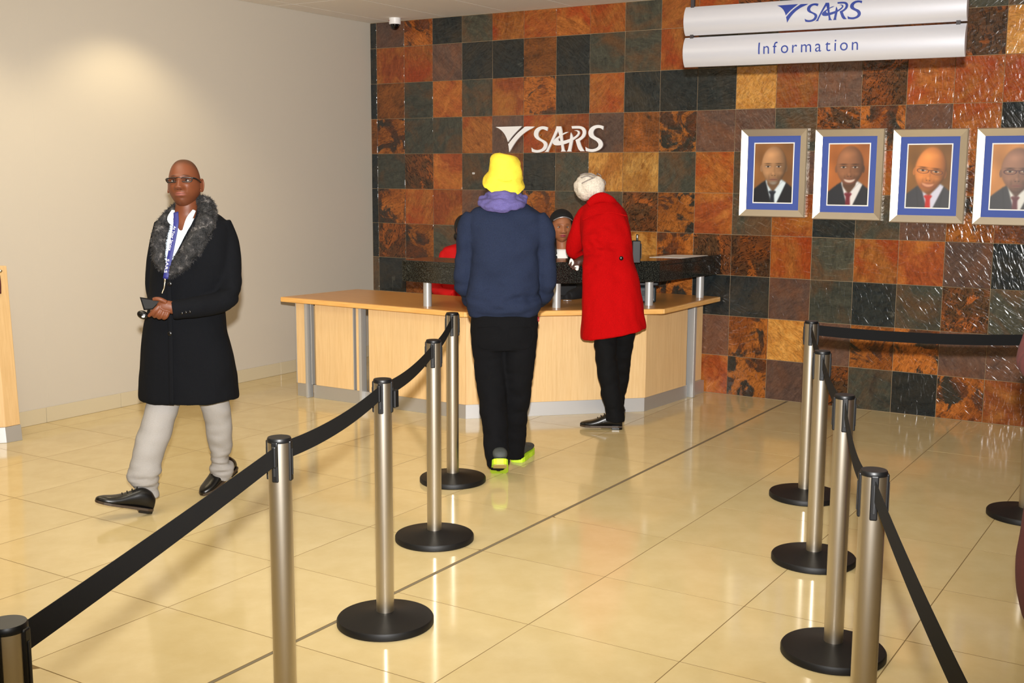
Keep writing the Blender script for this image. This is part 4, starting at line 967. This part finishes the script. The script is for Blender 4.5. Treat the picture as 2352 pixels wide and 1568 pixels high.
v, f = limb([fr.at(1118+82*t_, 401+6*t_+11*math.sin(math.pi*t_), -.02+.112*math.sin(math.pi*t_)) for t_ in np.linspace(.02, .98, 12)], [.0035]*12, 8, 3); part('brim_seam', v, f, yellow, hat, True)
hl = at_z(1146, 1087); shoe(blue, hl, HF+RG*-.04, -26, 'toe', .29, 'runner')
hl = at_z(1186, 1062); shoe(blue, hl, HF+RG*.28, 0, 'heel', .29, 'runner')
v, f = limb([fr.at(1236, 728, .02), fr.at(1237, 738, .03)], [.006, .004], 8, 2); part('key_tag', v, f, plain('key_red', (150, 40, 40), .4), blue, True)

# ------------------------------------------------------------------ person in red coat leaning on the counter
fr = Fr(at_z(1400, 983)); px = fr.px
red = thing('person', fr.O, 'person in long red wool coat and cream hat leaning on counter', 'person')
l1 = [(1392, 740, -.02, 30), (1390, 790, 0, 25), (1395, 850, .02, 24), (1405, 910, .03, 22), (1412, 950, .03, 22), (1412, 968, .03, 23)]
l2 = [(1432, 740, -.10, 30), (1432, 790, -.12, 23), (1426, 850, -.18, 21), (1418, 910, -.24, 19), (1416, 945, -.27, 19)]
me = blend([plimb(fr, l1), plimb(fr, l2)], .008, 3); wrinkle(me, .008, (9, 9, 16), 4); link('trousers', me, black_trs, red)
rr = [(448, 1376, 1398, .03, -.34), (456, 1362, 1408, .06, -.34), (468, 1348, 1424, .09, -.33), (484, 1336, 1438, .11, -.31), (510, 1332, 1447, .125, -.28), (550, 1334, 1451, .135, -.24), (590, 1338, 1456, .135, -.19), (630, 1338, 1465, .145, -.14), ((684, 680), 1337, 1476, .155, -.10), ((738, 728), 1335, 1482, .165, -.07), ((774, 750), 1333, 1484, .17, -.05), ((779, 754), 1337, 1481, .16, -.05)]
ra = [(1366, 484, -.33, 20), (1343, 496, -.34, 22), (1333, 522, -.36, 22), (1324, 552, -.39, 22), (1320, 573, -.42, 20), (1333, 586, -.43, 13), (1348, 590, -.43, 11)]
me = blend([torso(fr, rr, ex=2.2), plimb(fr, ra)], .008, 3)
wrinkle(me, .010, (9, 9, 4), 21); wrinkle(me, .026, (9, 6, 15), 22, lambda V: np.exp(-np.sum((V-fr.at(1365, 560, -.12))**2, 1)/.13**2)); rc = link('coat', me, red_wool, red)
v, f = ell(fr.at(1427, 593, -.045), RG*.014, NC*.006, UPV*.014, 18, 10); part('button', v, f, leather, rc, True)
v, f = ribbon([fr.at(1338, 505, -.17), fr.at(1370, 492, -.185), fr.at(1405, 488, -.19), fr.at(1440, 496, -.18)], .004, NC, .004); part('yoke_seam', v, f, red_wool, rc, True)
me = blend([plimb(fr, [(1352, 470, -.27, 8, 6), (1366, 458, -.25, 11, 6), (1384, 453, -.245, 12, 6), (1404, 460, -.26, 9, 6), (1414, 468, -.3, 6, 6)])], .006, 2); link('collar', me, red_wool, rc)
rs = (70, 38, 26)
hd = head(fr.at(1352, 434, -.40), yaw=-158, pitch=-10, roll=-8, s=.86, skin_c=rs, scalp=(16, 12, 11), hairline=-.06)
neck = limb([fr.at(1356, 448, -.40), fr.at(1372, 470, -.36), fr.at(1386, 490, -.32)], [.056, .055, .08], 20, 4)
fa = [(1352, 591, -.43, 12), (1340, 597, -.40, 12), (1331, 601, -.385, 11), (1324, 604, -.38, 9)]
hand = [plimb(fr, fa, 18, 4)]
for pts in ([(1326, 600, -0.375), (1318, 605, -0.365), (1312, 611, -0.360), (1311, 615, -0.355)], [(1327, 604, -0.370), (1320, 610, -0.360), (1316, 616, -0.355), (1317, 619, -0.353)], [(1329, 606, -0.365), (1324, 613, -0.357), (1322, 618, -0.353), (1324, 620, -0.351)], [(1331, 607, -0.363), (1328, 613, -0.355), (1327, 617, -0.351), (1329, 618, -0.351)], [(1326, 598, -0.380), (1316, 600, -0.375), (1309, 604, -0.370), (1306, 609, -0.365)]):
    hand.append(limb([fr.at(*p) for p in pts], [.0105, .0098, .009, .0072], 12, 4))
bo = make_body(red, [neck, torso(fr, [(478, 1360, 1412, .06, -.32), (520, 1350, 1430, .09, -.28), (600, 1355, 1440, .10, -.18), (740, 1360, 1455, .11, -.06)]), plimb(fr, inner(ra)), plimb(fr, inner(l1)), plimb(fr, inner(l2))], hd, hand, rs)
c0 = fr.at(1353, 430, -.39)
v1 = ell(c0, RG*.100-UPV*.016, NC*.115, UPV*.092+RG*.012, 36, 22); v2 = ell(fr.at(1368, 428, -.34), RG*.062, NC*.07, UPV*.072, 30, 18)
me = blend([v1, v2], .007, 3); wrinkle(me, .009, (16, 16, 20), 6); ht = link('slouch_hat', me, beige_hat, red)
for pts in ([(1332, 402), (1345, 398), (1360, 401), (1374, 406)], [(1334, 408), (1350, 404), (1366, 410), (1378, 412)], [(1336, 421), (1352, 413), (1366, 408), (1378, 409)], [(1372, 398), (1380, 404), (1377, 412), (1369, 409), (1372, 398)], [(1378, 410), (1388, 414), (1391, 424), (1383, 420), (1378, 410)], [(1376, 412), (1370, 428), (1382, 442), (1388, 456)], [(1378, 412), (1386, 432), (1390, 446), (1386, 458)]):
    P = []
    for U, V_ in pts:
        r_ = ((U-1353)/36)**2+((V_-430)/31)**2; P.append(fr.at(U, V_, -.39+.112*math.sqrt(max(.05, 1-.8*r_))+.012))
    v, f = limb(P, [.0032]*len(P), 8, 4); part('ribbon', v, f, ribbon_m, ht, True)
hl = at_z(1430, 985); shoe(red, hl, -RG*.93+NC*-.10, 0, 'heel', .275)
shoe(red, at_z(1420, 962), HF+RG*.10, 0, 'heel', .275)
ts = thing('tissue', fr.at(1314, 603, -.345), 'crumpled white tissue in the hand of red coated person', 'tissue')
for q in ([(1308, 606), (1312, 596), (1316, 603), (1313, 610)], [(1320, 612), (1327, 612), (1326, 618), (1321, 617)]):
    v, f = limb([fr.at(a, c, -.34) for a, c in q], np.array([.003, .009, .008, .003]), 10, 4); me = mesh(v, f, True); wrinkle(me, .004, (60, 60, 60), 3); link('fold', me, tissue, ts)

# ------------------------------------------------------------------ two clerks seated behind the desk
def seated(O, name_lab, ccol, top_px):
    fr_ = Fr(O); p = thing('person', O, name_lab, 'person'); return fr_, p
fr, wm = seated((2.30, -.66, 0), 'seated person in black hat with silver band facing camera over the counter', None, None); px = fr.px
ws = (158, 100, 66)
hd = head(fr.at(1290, 521, .0), yaw=6, pitch=2, s=.97, skin_c=ws, lip=(150, 52, 66), female=True, brow=(40, 24, 18))
neck = limb([hd['L'](0, -.02, -.06), fr.at(1291, 566, -.02), fr.at(1292, 585, -.02)], [.044, .044, .07], 20, 4)
lap = [(1280, 700, -.0, 26), (1282, 705, .22, 24), (1284, 712, .30, 20)]
body_r = [(578, 1272, 1312, .05, -.02), (590, 1258, 1330, .075, -.02), (610, 1250, 1342, .09, -.02), (680, 1252, 1342, .10, -.02), (760, 1256, 1342, .11, -.03)]
knees = [[fr.O+UPV*.52+RG*s_, fr.O+UPV*.50+RG*s_+NC*.18, fr.O+UPV*.10+RG*s_+NC*.20, fr.O+UPV*.01+RG*s_+NC*.24] for s_ in (-.1, .1)]
bo = make_body(wm, [neck, torso(fr, [(584, 1275, 1310, .045, -.02), (620, 1264, 1325, .07, -.02), (750, 1268, 1328, .08, -.03)])]+[limb(k_, [.06, .06, .045, .04], 14, 4) for k_ in knees], hd, None, ws)
eyes(hd, bo)
me = blend([torso(fr, body_r), plimb(fr, [(1262, 598, -.02, 14), (1254, 640, .0, 15), (1262, 682, .10, 13), (1296, 690, .26, 11)]), plimb(fr, [(1330, 598, -.02, 14), (1340, 640, .02, 15), (1338, 668, .12, 15), (1318, 676, .22, 13), (1306, 680, .26, 10)])]+[limb(k_, [.085, .085, .06, .055], 16, 4) for k_ in knees], .008, 3)
cut(me, [(1277, 560), (1306, 560), (1304, 600), (1281, 600)]); link('jacket', me, velvet, wm)
me = blend([torso(fr, [(571, 1276, 1306, .052, -.018), (580, 1270, 1312, .066, -.018), (610, 1264, 1325, .082, -.02), (650, 1264, 1325, .085, -.02)])], .007, 2); link('blouse', me, white_card, wm)
L = hd['L']; s = hd['s']
capm = blend([ell(L(0, -.010, .040), hd['x']*.094*s, hd['f']*.114*s, hd['u']*.098*s, 36, 22), ell(L(-.0, -.05, -.02), hd['x']*.083*s, hd['f']*.066*s, hd['u']*.11*s, 28, 16)], .006, 2)
Vc = getv(capm); rel = (Vc-L(0, 0, 0))/s; zf, yf, xf = rel @ hd['u'], rel @ hd['f'], rel @ hd['x']
# lift the front edge clear of the face
push = np.clip((.074-zf-5.2*xf**2)/.008, 0, 1); setv(capm, Vc-np.outer(push*np.clip(yf-.0, 0, .2), hd['f'])*s)
ct = link('cloche_hat', capm, velvet, wm)
v, f = limb([L(a, -.010+.117*math.sqrt(max(.02, 1-(a/.095)**2-((.036-5.2*a*a)/.098)**2)), .076-5.2*a*a) for a in np.linspace(-.072, .072, 15)], [.0038]*15, 8, 3); part('band', v, f, silver_band, ct, True)
me = blend([limb([L(-.062, -.01, .03), L(-.080, -.02, -.03), L(-.085, -.01, -.09), L(-.070, .02, -.15), L(-.055, .045, -.215)], [.026, .025, .028, .030, .020], 16, 4), limb([L(.062, -.01, .03), L(.080, -.02, -.03), L(.085, -.01, -.09), L(.080, .0, -.15), L(.072, .02, -.2)], [.026, .025, .028, .030, .020], 16, 4), ell(L(0, -.06, -.05), hd['x']*.08*s, hd['f']*.04, hd['u']*.12, 20, 12)], .007, 2)
wrinkle(me, .006, (40, 40, 6), 2); link('hair', me, black_hair, wm)
v, f = limb([L(-.080, .004, -.040), L(-.081, .005, -.058), L(-.081, .006, -.070)], [.002, .0035, .0045], 8, 4); part('earring', v, f, silver_band, wm, True)
tp_ = at_z(1314, 684, .742); ppo = thing('paper_slip', tp_, 'folded white slip of paper on the desk before the seated person in black', 'paper')
prism('sheet', [tp_+RG*-.035-HF*.02+UPV*.001, tp_+RG*.05-HF*.015+UPV*.001, tp_+RG*.04+HF*.06+UPV*.02, tp_+RG*-.03+HF*.05+UPV*.03], UPV*.0012, white_card, ppo)
pe = at_z(1300, 692, .742); v, f = limb([pe-RG*.02+UPV*.006, pe+RG*.04+UPV*.006], [.005, .004], 10, 2); o = part('pen', v, f, silver_band, None, True, org=pe); tag(o, 'silver pen lying on the desk beside the second shelf post', 'pen')

fr, rc2 = seated((1.22, -.50, 0), 'seated clerk in red jacket half hidden behind navy hoodie', None, None)
hd = head(fr.at(1072, 528, 0), yaw=40, s=.97, skin_c=rs, scalp=(10, 9, 9), hairline=-.1, female=True)
neck = limb([hd['L'](0, -.02, -.06), fr.at(1068, 568, -.02), fr.at(1066, 585, -.02)], [.045, .046, .07], 18, 4)
knees = [[fr.O+UPV*.52+RG*s_, fr.O+UPV*.50+RG*s_+NC*.14, fr.O+UPV*.10+RG*s_+NC*.16, fr.O+UPV*.01+RG*s_+NC*.2] for s_ in (-.1, .1)]
make_body(rc2, [neck, torso(fr, [(584, 1045, 1090, .05, -.02), (640, 1035, 1105, .08, -.02), (740, 1040, 1100, .08, -.02)])]+[limb(k_, [.06, .06, .045, .04], 14, 4) for k_ in knees], hd, None, rs)
me = blend([torso(fr, [(556, 1056, 1086, .045, -.02), (562, 1040, 1100, .06, -.02), (569, 1020, 1112, .08, -.02), (582, 1016, 1116, .09, -.02), (620, 1012, 1118, .10, -.02), (680, 1010, 1116, .11, -.02), (750, 1015, 1112, .11, -.02)]), plimb(fr, [(1024, 580, -.02, 12), (1008, 625, .0, 14), (1004, 664, .05, 14), (1020, 674, .2, 12), (1044, 676, .3, 10)]), plimb(fr, [(1108, 580, -.02, 12), (1118, 625, .0, 14), (1116, 664, .05, 14), (1090, 674, .2, 12)])]+[limb(k_, [.085, .085, .06, .055], 16, 4) for k_ in knees], .008, 3); wrinkle(me, .007, (8, 8, 14), 2); link('jacket', me, red_jacket, rc2)
L = hd['L']; me = blend([ell(L(0, -.02, .03), hd['x']*.084, hd['f']*.10, hd['u']*.098, 28, 16), ell(L(-.02, -.09, -.055), hd['x']*.04, hd['f']*.035, hd['u']*.035, 18, 12)], .007, 2)
Vc = getv(me); rel = Vc-L(0, 0, 0); zf, yf = rel @ hd['u'], rel @ hd['f']; setv(me, Vc-np.outer(np.clip((.06-zf)/.02, 0, 1)*np.clip(yf, 0, .2), hd['f'])); link('hair', me, black_hair, rc2)

# ------------------------------------------------------------------ person at the right edge
fr = Fr(at_z(2530, 1640)); px = fr.px
mr = thing('person', fr.O, 'person in maroon coat, only a sliver showing at right edge', 'person')
rr = [(418, 2488, 2572, .062, 0), (436, 2476, 2584, .075, 0), (456, 2448, 2612, .095, 0), (520, 2420, 2640, .12, 0), (700, 2425, 2640, .13, 0), (900, 2412, 2650, .13, 0), (1050, 2385, 2680, .15, 0), (1200, 2362, 2710, .17, 0), (1330, 2345, 2722, .18, 0), (1400, 2350, 2716, .175, 0), (1440, 2362, 2700, .16, 0)]
al = [(2440, 500, 0, 40), (2425, 620, 0, 40), (2392, 750, .02, 30), (2372, 815, .06, 34), (2395, 850, .2, 32), (2440, 870, .26, 26)]
lg = [[(2490+s_*75, 1350, 0, 55), (2490+s_*75, 1500, 0, 48), (2490+s_*75, 1612, 0, 42)] for s_ in (0, 1)]
me = blend([torso(fr, rr), plimb(fr, al), plimb(fr, [(2610, 500, 0, 40), (2650, 640, 0, 38), (2660, 800, .04, 35), (2620, 870, .2, 30)])], .009, 3); wrinkle(me, .006, (8, 8, 6), 3); link('coat', me, maroon, mr)
me = blend([plimb(fr, q) for q in lg], .010, 2); link('trousers', me, black_trs, mr)
hd = head(fr.at(2530, 352, -.02), yaw=150, s=.97, skin_c=rs, scalp=(14, 12, 12), hairline=-.05)
ar = [(2610, 500, 0, 40), (2650, 640, 0, 38), (2660, 800, .04, 35), (2620, 870, .2, 30)]
fist = []
for (u_, v_, w_, sg) in ((2440, 872, .27, 1), (2612, 876, .22, -1)):
    fist.append(plimb(fr, [(u_, v_, w_, 20, 18), (u_+sg*24, v_+4, w_+.01, 24, 14), (u_+sg*44, v_+6, w_+.01, 20, 11)], 16, 4))
    for q in range(4):
        y_ = v_-12+q*11; fist.append(limb([fr.at(u_+sg*40, y_, w_+.012), fr.at(u_+sg*(60-2*q), y_+3, w_+.02), fr.at(u_+sg*(66-2*q), y_+8, w_+.004), fr.at(u_+sg*(58-2*q), y_+10, w_-.008)], [.0098, .0092, .0086, .007], 12, 4))
    fist.append(limb([fr.at(u_+sg*12, v_-14, w_+.012), fr.at(u_+sg*30, v_-26, w_+.022), fr.at(u_+sg*46, v_-24, w_+.024)], [.0115, .0105, .008], 12, 4))
make_body(mr, [limb([fr.at(2530, 385, -.02), fr.at(2530, 430, 0), fr.at(2530, 480, 0)], [.054, .056, .08], 18, 3), torso(fr, [(470, 2490, 2570, .06, 0), (700, 2470, 2590, .08, 0), (1300, 2470, 2600, .08, 0)]), plimb(fr, inner(al)), plimb(fr, inner(ar))]+[plimb(fr, inner(q)) for q in lg], hd, fist, rs)
for s_ in (0, 1): shoe(mr, at_z(2490+s_*75, 1655), HF, 0, 'heel', .28)
# strap showing at the left edge of the picture, on the wooden counter end
sp_ = at_z(0, 1012, 0); frl = Fr(sp_)
bg = thing('hand_strap', frl.at(-2, 675, .02), 'dark red strap with metal clasp hanging at wooden counter end', 'strap')
v, f = limb([frl.at(-3, 632, .03), frl.at(-2, 650, .03), frl.at(-1.5, 674, .03)], np.array([(3, 3), (4.5, 3), (4.5, 3)])*frl.px, 10, 4); part('strap', v, f, maroon, bg, True)
v, f = ell(frl.at(0, 622, .03), RG*5*frl.px, NC*.01, UPV*4*frl.px, 14, 8); part('clasp', v, f, gold_clip, bg, True)
